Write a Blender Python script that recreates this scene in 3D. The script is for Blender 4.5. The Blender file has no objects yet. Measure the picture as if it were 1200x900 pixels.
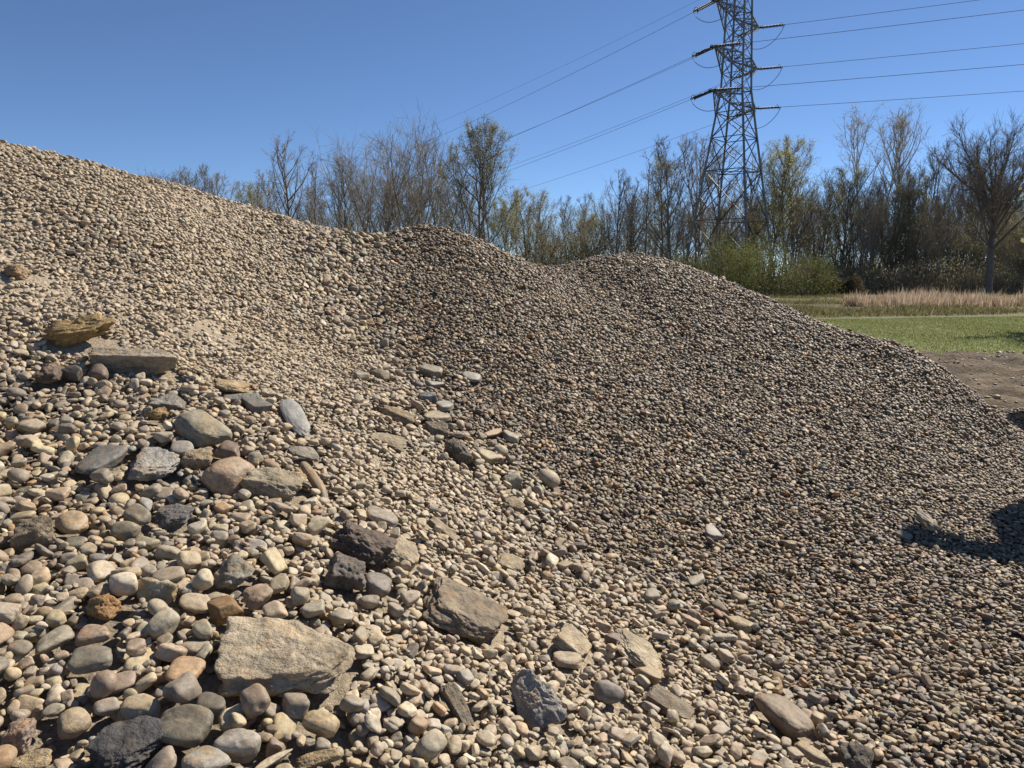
# ---------------------------------------------------------------- setup
import bpy, math, random
import numpy as np
from mathutils import Vector, Matrix

SEED = 11
random.seed(SEED)
RNG = np.random.default_rng(SEED)
SC = bpy.context.scene
COL = SC.collection
EYE = 2.1                       # eye height above the flat ground
F = 906.0                       # focal length in pixels of the 1200x900 photograph
PIT = math.radians(8.0)         # camera looks down a little
CP, SP = math.cos(PIT), math.sin(PIT)


def pt(u, v, t):
    """Point at picture position (u, v), t metres along the optical axis."""
    a, b = (u - 600) / F, (v - 450) / F
    return np.array([a * t, (CP - b * SP) * t, EYE + (-SP - b * CP) * t])


def proj(p):
    p = np.asarray(p, float)
    x, y, z = p[..., 0], p[..., 1], p[..., 2] - EYE
    t = y * CP - z * SP
    w = -(z * CP + y * SP)
    return 600 + F * x / t, 450 + F * w / t, t


def tag(o, label=None, cat=None, group=None, kind=None):
    if label: o['label'] = label
    if cat: o['category'] = cat
    if group: o['group'] = group
    if kind: o['kind'] = kind
    return o


def make_mesh(name, V, faces, mat=None, parent=None, col=None, smooth=True, link=True, uni=None):
    """V (n,3); faces: (m,k) array with one k, or a list of such arrays. One mesh object."""
    if isinstance(faces, np.ndarray): faces = [faces]
    faces = [f for f in faces if len(f)]
    me = bpy.data.meshes.new(name)
    V = np.ascontiguousarray(V, np.float32)
    me.vertices.add(len(V)); me.vertices.foreach_set('co', V.ravel())
    nl = sum(f.size for f in faces); npoly = sum(len(f) for f in faces)
    me.loops.add(nl); me.loops.foreach_set('vertex_index', np.concatenate([f.ravel() for f in faces]).astype(np.int32))
    me.polygons.add(npoly)
    tot = np.concatenate([np.full(len(f), f.shape[1], np.int32) for f in faces])
    start = np.concatenate([[0], np.cumsum(tot)[:-1]]).astype(np.int32)
    me.polygons.foreach_set('loop_start', start); me.polygons.foreach_set('loop_total', tot)
    me.polygons.foreach_set('use_smooth', np.full(npoly, bool(smooth)))
    me.update(calc_edges=True)
    if col is not None:
        a = me.attributes.new('col', 'FLOAT_COLOR', 'POINT')
        c = np.ones((len(V), 4), np.float32); c[:, :3] = col
        a.data.foreach_set('color', c.ravel())
    if mat is not None:
        for m in (mat if isinstance(mat, (list, tuple)) else [mat]): me.materials.append(m)
    o = bpy.data.objects.new(name, me)
    if parent is not None: o.parent = parent
    if link: COL.objects.link(o)
    return o


def empty(name, loc=(0, 0, 0), rz=0.0):
    o = bpy.data.objects.new(name, None); o.location = loc; o.rotation_euler = (0, 0, rz)
    o.empty_display_size = 0.2; COL.objects.link(o)
    return o


# ---------------------------------------------------------------- numpy noise
def _h(ix, iy, iz, s):
    n = (ix.astype(np.int64) * 73856093) ^ (iy.astype(np.int64) * 19349663) ^ (iz.astype(np.int64) * 83492791) ^ (s * 2654435761)
    n = (n ^ (n >> 13)) * 1274126177 & 0xffffffff
    n = (n ^ (n >> 16)) * 2246822519 & 0xffffffff
    return ((n ^ (n >> 15)) & 0xffff) / 65535.0


def vnoise(P, s=0):
    i = np.floor(P); f = P - i; f = f * f * (3 - 2 * f); i = i.astype(np.int64)
    r = 0
    for a in (0, 1):
        wa = f[:, 0] if a else 1 - f[:, 0]
        for b in (0, 1):
            wb = f[:, 1] if b else 1 - f[:, 1]
            for c in (0, 1):
                wc = f[:, 2] if c else 1 - f[:, 2]
                r = r + wa * wb * wc * _h(i[:, 0] + a, i[:, 1] + b, i[:, 2] + c, s)
    return r * 2 - 1


def fbm(P, octv=4, s=0):
    r, a = 0, 1.0
    for k in range(octv):
        r = r + a * vnoise(P * 2.0 ** k + 17.3 * k, s + k); a *= 0.5
    return r


def ico(n):
    bm = __import__('bmesh').new(); __import__('bmesh').ops.create_icosphere(bm, subdivisions=n, radius=1)
    V = np.array([v.co[:] for v in bm.verts]); V /= np.linalg.norm(V, axis=1)[:, None]
    Fc = np.array([[v.index for v in f.verts] for f in bm.faces], np.int32); bm.free()
    return V, Fc


ICO = {k: ico(k) for k in (2, 3, 4, 5, 6)}


def unit(v):
    v = np.asarray(v, float); return v / np.linalg.norm(v)


# ---------------------------------------------------------------- material helper
def new_mat(name):
    m = bpy.data.materials.new(name); m.use_nodes = True
    nt = m.node_tree; nt.nodes.clear()
    out = nt.nodes.new('ShaderNodeOutputMaterial'); b = nt.nodes.new('ShaderNodeBsdfPrincipled')
    nt.links.new(b.outputs[0], out.inputs[0])
    return m, nt, b


def N(nt, typ, **kw):
    n = nt.nodes.new(typ)
    for k, v in kw.items():
        if k.startswith('i_'):
            key = k[2:].replace('_', ' ')
            n.inputs[int(key) if key.isdigit() else key].default_value = v
        else: setattr(n, k, v)
    return n


def ramp(nt, fac, stops):
    r = nt.nodes.new('ShaderNodeValToRGB'); cr = r.color_ramp
    while len(cr.elements) < len(stops): cr.elements.new(0.5)
    for e, (p, c) in zip(cr.elements, stops):
        e.position = p; e.color = (*c, 1) if len(c) == 3 else c
    nt.links.new(fac, r.inputs[0]); return r.outputs[0]


def noise(nt, scale, detail=4, rough=0.55, vec=None, dist=0.0):
    n = N(nt, 'ShaderNodeTexNoise', i_Scale=scale, i_Detail=detail, i_Roughness=rough, i_Distortion=dist)
    if vec is not None: nt.links.new(vec, n.inputs['Vector'])
    return n.outputs['Fac']


def geo_pos(nt):
    return nt.nodes.new('ShaderNodeNewGeometry').outputs['Position']


def mixc(nt, fac, a, b, blend='MIX'):
    m = N(nt, 'ShaderNodeMix', data_type='RGBA', blend_type=blend)
    for sock, val in ((m.inputs[0], fac), (m.inputs[6], a), (m.inputs[7], b)):
        if hasattr(val, 'links'): nt.links.new(val, sock)
        else: sock.default_value = (*val, 1) if isinstance(val, tuple) and len(val) == 3 else val
    return m.outputs[2]


def bump(nt, b, h, strength, dist):
    n = N(nt, 'ShaderNodeBump', i_Strength=strength, i_Distance=dist)
    nt.links.new(h, n.inputs['Height'])
    if b.inputs['Normal'].links: nt.links.new(b.inputs['Normal'].links[0].from_socket, n.inputs['Normal'])
    nt.links.new(n.outputs[0], b.inputs['Normal'])


def simple_mat(name, c, rough=0.7, var=0.25, scale=6.0, metal=0.0, bmp=0.0):
    m, nt, b = new_mat(name)
    f = noise(nt, scale, 5, 0.6, geo_pos(nt))
    lo = tuple(x * (1 - var) for x in c); hi = tuple(min(1, x * (1 + var)) for x in c)
    nt.links.new(ramp(nt, f, [(0.3, lo), (0.7, hi)]), b.inputs['Base Color'])
    b.inputs['Roughness'].default_value = rough; b.inputs['Metallic'].default_value = metal
    if bmp: bump(nt, b, noise(nt, scale * 6, 4, 0.6, geo_pos(nt)), 0.6, bmp)
    return m


def attr_mat(name, rough, bumps, mottles, spec=0.4, stain=0.0):
    """Stone, bark, leaves: the colour stands in the mesh's own colour attribute; noise mottles it."""
    m, nt, b = new_mat(name)
    a = N(nt, 'ShaderNodeAttribute', attribute_name='col'); c = a.outputs['Color']
    p = geo_pos(nt)
    st_ = N(nt, 'ShaderNodeMapRange'); nt.links.new(noise(nt, 21, 4, .6, p, .6), st_.inputs[0]); st_.inputs[1].default_value = .5; st_.inputs[2].default_value = .72; st_.inputs[4].default_value = stain
    c = mixc(nt, st_.outputs[0], c, mixc(nt, 1.0, c, (1.25, .95, .62), 'MULTIPLY'))
    for sc, lo, hi in mottles:
        f = noise(nt, sc, 5, 0.62, p, 0.3)
        c = mixc(nt, 1.0, c, ramp(nt, f, [(0.28, (lo,) * 3), (0.72, (hi,) * 3)]), 'MULTIPLY')
    nt.links.new(c, b.inputs['Base Color'])
    b.inputs['Roughness'].default_value = rough; b.inputs['Specular IOR Level'].default_value = spec
    for sc, st, ds in bumps: bump(nt, b, noise(nt, sc, 5, 0.6, p), st, ds)
    return m


# ---------------------------------------------------------------- sun, sky, camera
SUN_AZ, SUN_EL = math.radians(50), math.radians(42)          # azimuth from straight ahead towards the right
SUN = np.array([math.sin(SUN_AZ) * math.cos(SUN_EL), math.cos(SUN_AZ) * math.cos(SUN_EL), math.sin(SUN_EL)])
w = bpy.data.worlds.new('World'); SC.world = w; w.use_nodes = True
nt = w.node_tree; bg = nt.nodes['Background']
sky = nt.nodes.new('ShaderNodeTexSky'); sky.sky_type = 'NISHITA'; sky.sun_disc = False
sky.sun_elevation = SUN_EL; sky.sun_rotation = SUN_AZ
sky.altitude = 4000; sky.air_density = 1.0; sky.dust_density = 0.0; sky.ozone_density = 5.0
tint = nt.nodes.new('ShaderNodeMix'); tint.data_type = 'RGBA'; tint.blend_type = 'MULTIPLY'; tint.inputs[0].default_value = 1; tint.inputs[7].default_value = (.95, .975, 1.0, 1)
nt.links.new(sky.outputs[0], tint.inputs[6]); nt.links.new(tint.outputs[2], bg.inputs[0]); bg.inputs[1].default_value = 0.082
sl = bpy.data.lights.new('sun', 'SUN'); sl.energy = 5.0; sl.angle = math.radians(0.53); sl.color = (1, 0.925, 0.81)
so = bpy.data.objects.new('sun', sl); COL.objects.link(so)
so.rotation_euler = Vector(SUN).to_track_quat('Z', 'Y').to_euler(); so.location = (40, 30, 60)
cd = bpy.data.cameras.new('camera'); cam = bpy.data.objects.new('camera', cd); COL.objects.link(cam)
cam.location = (0, 0, EYE); cam.rotation_euler = (math.pi / 2 - PIT, 0, 0)
cd.sensor_width = 36; cd.lens = 36 * F / 1200; cd.clip_start = 0.05; cd.clip_end = 6000
SC.camera = cam
SC.view_settings.view_transform = 'Standard'; SC.view_settings.look = 'None'
SC.view_settings.gamma = 1; SC.view_settings.use_curve_mapping = False; SC.view_settings.exposure = 0.55
SC.cycles.max_bounces = 5; SC.cycles.diffuse_bounces = 3; SC.cycles.use_denoising = True
# ---------------------------------------------------------------- the gravel piles as one height field
# control points read off the photograph: u, v, depth, stone size (m), dust (0 washed .. 1 dusty)
CTRL = [
    (-250, 900, 2.1, .085, .2), (0, 900, 2.3, .088, .2), (200, 900, 2.35, .085, .2), (400, 900, 2.5, .072, .22), (600, 900, 2.75, .060, .3),
    (800, 900, 2.95, .050, .35), (1000, 900, 3.1, .044, .25), (1200, 900, 3.2, .038, .12), (1450, 900, 3.3, .036, .3),
    (-250, 750, 2.5, .08, .2), (0, 750, 2.75, .082, .2), (300, 750, 2.95, .072, .25), (600, 750, 3.5, .06, .4), (800, 750, 4.0, .05, .45), (1000, 750, 4.3, .047, .02), (1200, 750, 4.35, .038, .02), (1450, 750, 4.4, .036, .2),
    (-250, 600, 3.0, .075, .2), (0, 600, 3.5, .075, .22), (200, 600, 3.7, .070, .25), (400, 600, 4.2, .058, .4), (550, 600, 4.8, .047, .6), (700, 600, 5.5, .046, .05), (850, 600, 6.0, .05, 0), (1000, 600, 6.3, .046, 0), (1200, 600, 6.6, .042, .05), (1400, 600, 6.7, .04, .1),
    (-250, 500, 3.7, .07, .25), (0, 500, 4.3, .072, .25), (150, 500, 4.4, .070, .28), (300, 500, 4.7, .060, .45), (420, 500, 5.2, .047, .75), (520, 500, 5.8, .055, .25), (650, 500, 6.5, .048, 0), (800, 500, 7.2, .052, 0), (950, 500, 7.75, .052, 0), (1080, 500, 8.2, .05, 0),
    (-250, 420, 4.2, .06, .35), (0, 420, 4.85, .066, .35), (120, 420, 5.05, .058, .45), (250, 420, 5.5, .048, .75), (380, 420, 6.3, .042, .75), (440, 420, 6.8, .05, .3), (600, 420, 7.5, .048, 0), (750, 420, 8.4, .05, 0), (900, 420, 9.0, .05, 0), (1000, 420, 9.4, .05, 0),
    (-250, 350, 4.6, .052, .5), (0, 350, 5.35, .05, .6), (150, 350, 5.85, .044, .7), (300, 350, 6.9, .042, .7), (420, 350, 7.8, .046, .3), (550, 350, 8.3, .048, .02), (700, 350, 9.7, .05, 0), (850, 350, 10.3, .05, 0),
    (-250, 280, 5.0, .045, .7), (0, 280, 5.95, .042, .7), (150, 280, 6.55, .042, .65), (300, 280, 7.8, .042, .6), (500, 310, 8.9, .047, .1),
    (-250, 150, 5.7, .045, .6), (0, 172, 7.0, .042, .6), (100, 193, 7.45, .042, .6), (200, 215, 8.1, .042, .55), (300, 243, 8.9, .043, .5), (385, 272, 9.6, .045, .4), (425, 283, 9.8, .046, .2),
    (490, 264, 9.6, .047, .08), (560, 280, 9.7, .047, .05), (642, 316, 10.5, .048, .03), (690, 304, 11.4, .05, .03), (740, 302, 11.7, .05, .03), (800, 312, 11.5, .05, .02), (900, 350, 10.9, .05, .02),
    (1000, 393, 10.25, .05, .02), (1070, 414, 10.0, .05, .03), (1130, 452, 9.5, .048, .05), (1170, 490, 9.0, .046, .05), (1200, 530, 8.5, .045, .05), (1180, 560, 7.6, .044, .03),
]
# the far sides, in metres: x, y, height above the ground
BACK = [(-9, 4, 3.3), (-9.5, 8, 3.6), (-7.4, 8.4, 3.1), (-6.3, 8.2, 3.15), (-6, 10.5, 2.6), (-4.2, 11.0, 2.0), (-2.6, 12.2, 1.3), (-1.0, 12.2, 1.5), (0.2, 12.8, 1.1), (1.2, 13.8, 1.2), (2.6, 13.9, 1.2),
        (4.2, 13.0, .75), (5.3, 12.0, .3), (5.7, 10.7, .3), (6.3, 9.6, .08), (6.3, 8.7, .06), (6.4, 11.4, .05), (7.2, 10.0, .05), (7.4, 8.0, .0), (7.0, 6.0, .0), (5.0, 5.0, .02), (-9, 13, 1.0), (-4, 15, 0), (0, 16, 0), (3, 16.5, 0), (6, 14.5, 0),
        (8.5, 12, 0), (9, 9, 0), (9, 5, 0), (6, 2, .02), (-8, 1, 2.0), (-3, .4, .75), (0, .5, .35), (2.5, .8, .06), (5, .8, 0)]
_c = np.array(CTRL)
_P = np.array([pt(u, v, t) for u, v, t in _c[:, :3]])
_B = np.array(BACK, float)
_XY = np.vstack([_P[:, :2], _B[:, :2]]); _Z = np.concatenate([_P[:, 2], _B[:, 2]])


def tps_fit(xy, val, lam):
    n = len(xy); d2 = ((xy[:, None] - xy[None]) ** 2).sum(-1)
    K = np.where(d2 > 0, d2 * np.log(d2 + 1e-12) * .5, 0) + lam * np.eye(n)
    Pm = np.hstack([np.ones((n, 1)), xy]); A = np.zeros((n + 3, n + 3))
    A[:n, :n] = K; A[:n, n:] = Pm; A[n:, :n] = Pm.T
    return np.linalg.solve(A, np.concatenate([val, np.zeros((3,) + val.shape[1:])]))


def tps_eval(xy, cen, co):
    out = np.zeros((len(xy),) + co.shape[1:])
    for s in range(0, len(xy), 20000):
        q = xy[s:s + 20000]; d2 = ((q[:, None] - cen[None]) ** 2).sum(-1)
        out[s:s + 20000] = (np.where(d2 > 0, d2 * np.log(d2 + 1e-12) * .5, 0)) @ co[:-3] + co[-3] + q @ co[-2:]
    return out


X0, X1, Y0, Y1 = -9.0, 9.0, 0.4, 16.0
CS = 0.06                                                      # coarse grid
gx = np.arange(X0, X1 + CS, CS); gy = np.arange(Y0, Y1 + CS, CS)
GX, GY = np.meshgrid(gx, gy, indexing='ij'); _q = np.stack([GX.ravel(), GY.ravel()], 1)
ZC = tps_eval(_q, _XY, tps_fit(_XY, _Z, 0.004)).reshape(GX.shape)
_n3 = np.stack([GX.ravel(), GY.ravel(), 0 * GX.ravel()], 1)
ZC += (0.022 * fbm(_n3 * 1.1, 3, 5) + 0.012 * fbm(_n3 * 4.2, 2, 9)).reshape(GX.shape)
ZC = np.where(ZC > 0.05, ZC, 0.05 * np.exp(np.minimum(0, ZC - 0.05) / 0.05))    # the toe runs out on the ground
_pr = tps_eval(_q, _P[:, :2], tps_fit(_P[:, :2], _c[:, 3:5], 0.02))
SIZE = (np.interp(_pr[:, 0], [.03, .045, .06, .09], [.029, .040, .0455, .0515])).reshape(GX.shape); DUST = np.clip(_pr[:, 1], 0, .9).reshape(GX.shape)
DUST = np.clip(DUST + 0.22 * fbm(_n3 * 0.9, 3, 21).reshape(GX.shape), 0, 1)
_gu, _gv, _gt = proj(np.stack([GX, GY, ZC], -1)); _mk = np.clip((_gu - np.interp(_gv, [200, 277, 340, 400, 470, 530, 620, 690, 790, 900], [415, 415, 400, 412, 455, 545, 630, 720, 850, 1010]) - 15) / 55, 0, 1) * (_gt > .5)
DUST = DUST * (1 - .85 * _mk)                                    # beyond the valley the gravel is washed clean
_gxz, _gyz = np.gradient(ZC, CS)
SIZE = SIZE * (1 - .38 * np.clip((DUST - .3) / .3, 0, 1) - .34 * np.clip((.15 - DUST) / .1, 0, 1)) * .9
ZB = ZC - (1.25 - .3 * np.clip((DUST - .55) / .25, 0, 1)) * SIZE * np.clip((ZC - .02) / .1, 0, 1)                             # bed on which the loose stones lie
NZ = 1 / np.sqrt(1 + _gxz ** 2 + _gyz ** 2)


def bil(G, x, y):
    fx = np.clip((np.asarray(x) - X0) / CS, 0, G.shape[0] - 1.001); fy = np.clip((np.asarray(y) - Y0) / CS, 0, G.shape[1] - 1.001)
    i, j = fx.astype(int), fy.astype(int); a, b = fx - i, fy - j
    return G[i, j] * (1 - a) * (1 - b) + G[i + 1, j] * a * (1 - b) + G[i, j + 1] * (1 - a) * b + G[i + 1, j + 1] * a * b


def nrm(x, y):
    return unit([-float(bil(_gxz, x, y)), -float(bil(_gyz, x, y)), 1])


def hit(u, v, lift=0.0):
    """Where the sight line through (u, v) meets the piles (lift: that far above them)."""
    ts = np.arange(1.5, 22, .02); q = np.array([pt(u, v, t) for t in ts])
    g = q[:, 2] - bil(ZC, q[:, 0], q[:, 1]) - lift
    k = np.argmax(g < 0)
    return q[k] if g[k] < 0 else q[-1]


VALLEY1 = ([200, 277, 340, 400, 470, 530, 620, 690, 790, 900], [415, 415, 400, 412, 455, 545, 630, 720, 850, 1010])
VALLEY2 = ([200, 308, 360, 430, 560, 700, 800, 900], [640, 645, 665, 705, 800, 930, 1060, 1190])


def which_pile(x, y, z):
    u, v, t = proj(np.stack([x, y, z], -1))
    r = np.full(np.shape(u), 1); r[u < np.interp(v, *VALLEY1)] = 0; r[u > np.interp(v, *VALLEY2)] = 2
    r[(t < 0.3)] = 0
    return r
# ---------------------------------------------------------------- stone colours and shapes
HUE = {  # name: (linear base colour, share in the washed gravel, share in the coarse lobe)
    'tan': ((.38, .295, .175), 3, 6), 'beige': ((.46, .375, .25), 2, 3), 'brown': ((.245, .18, .115), 3, 3), 'olive grey': ((.285, .242, .160), 2, 4),
    'grey': ((.275, .238, .18), 4, 4), 'dark grey': ((.145, .125, .10), 2.6, 1.8), 'blue grey': ((.215, .220, .205), .8, .7), 'pinkish': ((.36, .262, .18), 1.2, 1.2),
    'orange': ((.37, .215, .085), .35, .7), 'rusty brown': ((.24, .13, .06), .6, .6), 'cream': ((.53, .46, .345), .7, 1.0), 'charcoal': ((.085, .078, .07), .6, .5), 'purplish grey': ((.225, .18, .145), 3.0, .6),
}
HN = list(HUE); HC = np.array([HUE[k][0] for k in HN])
W_WASH = np.array([HUE[k][1] for k in HN]); W_WASH = W_WASH / W_WASH.sum()
W_LOBE = np.array([HUE[k][2] for k in HN]); W_LOBE = W_LOBE / W_LOBE.sum()
DUSTC = np.array([.475, .385, .27])


def poly_radius(D, normals, offs, p):
    s = np.maximum(D @ np.asarray(normals).T / np.asarray(offs), 0)
    return (s ** p).sum(1) ** (-1.0 / p)


def stone_shape(D, seed, kind):
    """Unit stone: rounded cobble, or angular rock, within about +-1 on each axis."""
    g = np.random.default_rng(seed)
    ax = np.vstack([np.eye(3), -np.eye(3)])
    if kind == 'round':
        p = g.uniform(2.0, 2.7); k = g.integers(2, 6); nrm_ = g.normal(size=(k, 3)); nrm_ /= np.linalg.norm(nrm_, axis=1)[:, None]
        r = poly_radius(D, np.vstack([ax, nrm_]), np.concatenate([g.uniform(.92, 1.08, 6), g.uniform(.74, .98, k)]), p * 1.35 + .6)
        r *= 1 + .11 * fbm(D * 1.4, 2, seed) + .018 * fbm(D * 6, 2, seed + 3)
    elif kind == 'flat':
        k = 3; nrm_ = g.normal(size=(k, 3)) * [1, 1, .35]; nrm_ /= np.linalg.norm(nrm_, axis=1)[:, None]
        r = poly_radius(D, np.vstack([ax, nrm_]), np.concatenate([g.uniform(.95, 1.08, 6), g.uniform(.8, 1.0, k)]), 5)
        r *= 1 + .06 * fbm(D * 1.5, 2, seed)
    elif kind == 'egg':
        r = poly_radius(D, ax, np.array([1, 1, 1, 1, 1, 1.0]), 2.0)
        r = r * (1 + .16 * D[:, 0] * (1 - D[:, 0] ** 2) + .06 * fbm(D * 1.1, 2, seed))
    else:
        k = g.integers(6, 10); nrm_ = g.normal(size=(k, 3)); nrm_ /= np.linalg.norm(nrm_, axis=1)[:, None]
        r = poly_radius(D, np.vstack([ax, nrm_]), np.concatenate([g.uniform(.85, 1.1, 6), g.uniform(.76, 1.05, k)]), g.uniform(6, 11))
        r *= 1 + .05 * fbm(D * 2.0, 3, seed)
    V = D * r[:, None]
    return V / np.abs(V).max(0)


KINDS = ['round'] * 10 + ['flat'] * 6 + ['egg'] * 3 + ['angular'] * 11
PROTO = {l: [stone_shape(ICO[l][0], 100 + i, k) for i, k in enumerate(KINDS)] for l in (2, 3, 4)}
M_COBBLE = attr_mat('cobble stone', .62, [(38, .28, .012), (160, .22, .004)], [(9, .80, 1.16), (55, .72, 1.22), (240, .78, 1.18)], .4, .5)
M_ROCK = attr_mat('rough rock', .8, [(11, .65, .04), (46, .65, .018), (170, .5, .007)], [(6, .72, 1.22), (30, .70, 1.25), (140, .74, 1.22)], .3, .6)
M_GRIT = attr_mat('grit between stones', .95, [(26, .7, .03), (110, .6, .012)], [(5, .8, 1.15), (60, .6, 1.35), (210, .7, 1.3)], .2)

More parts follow.
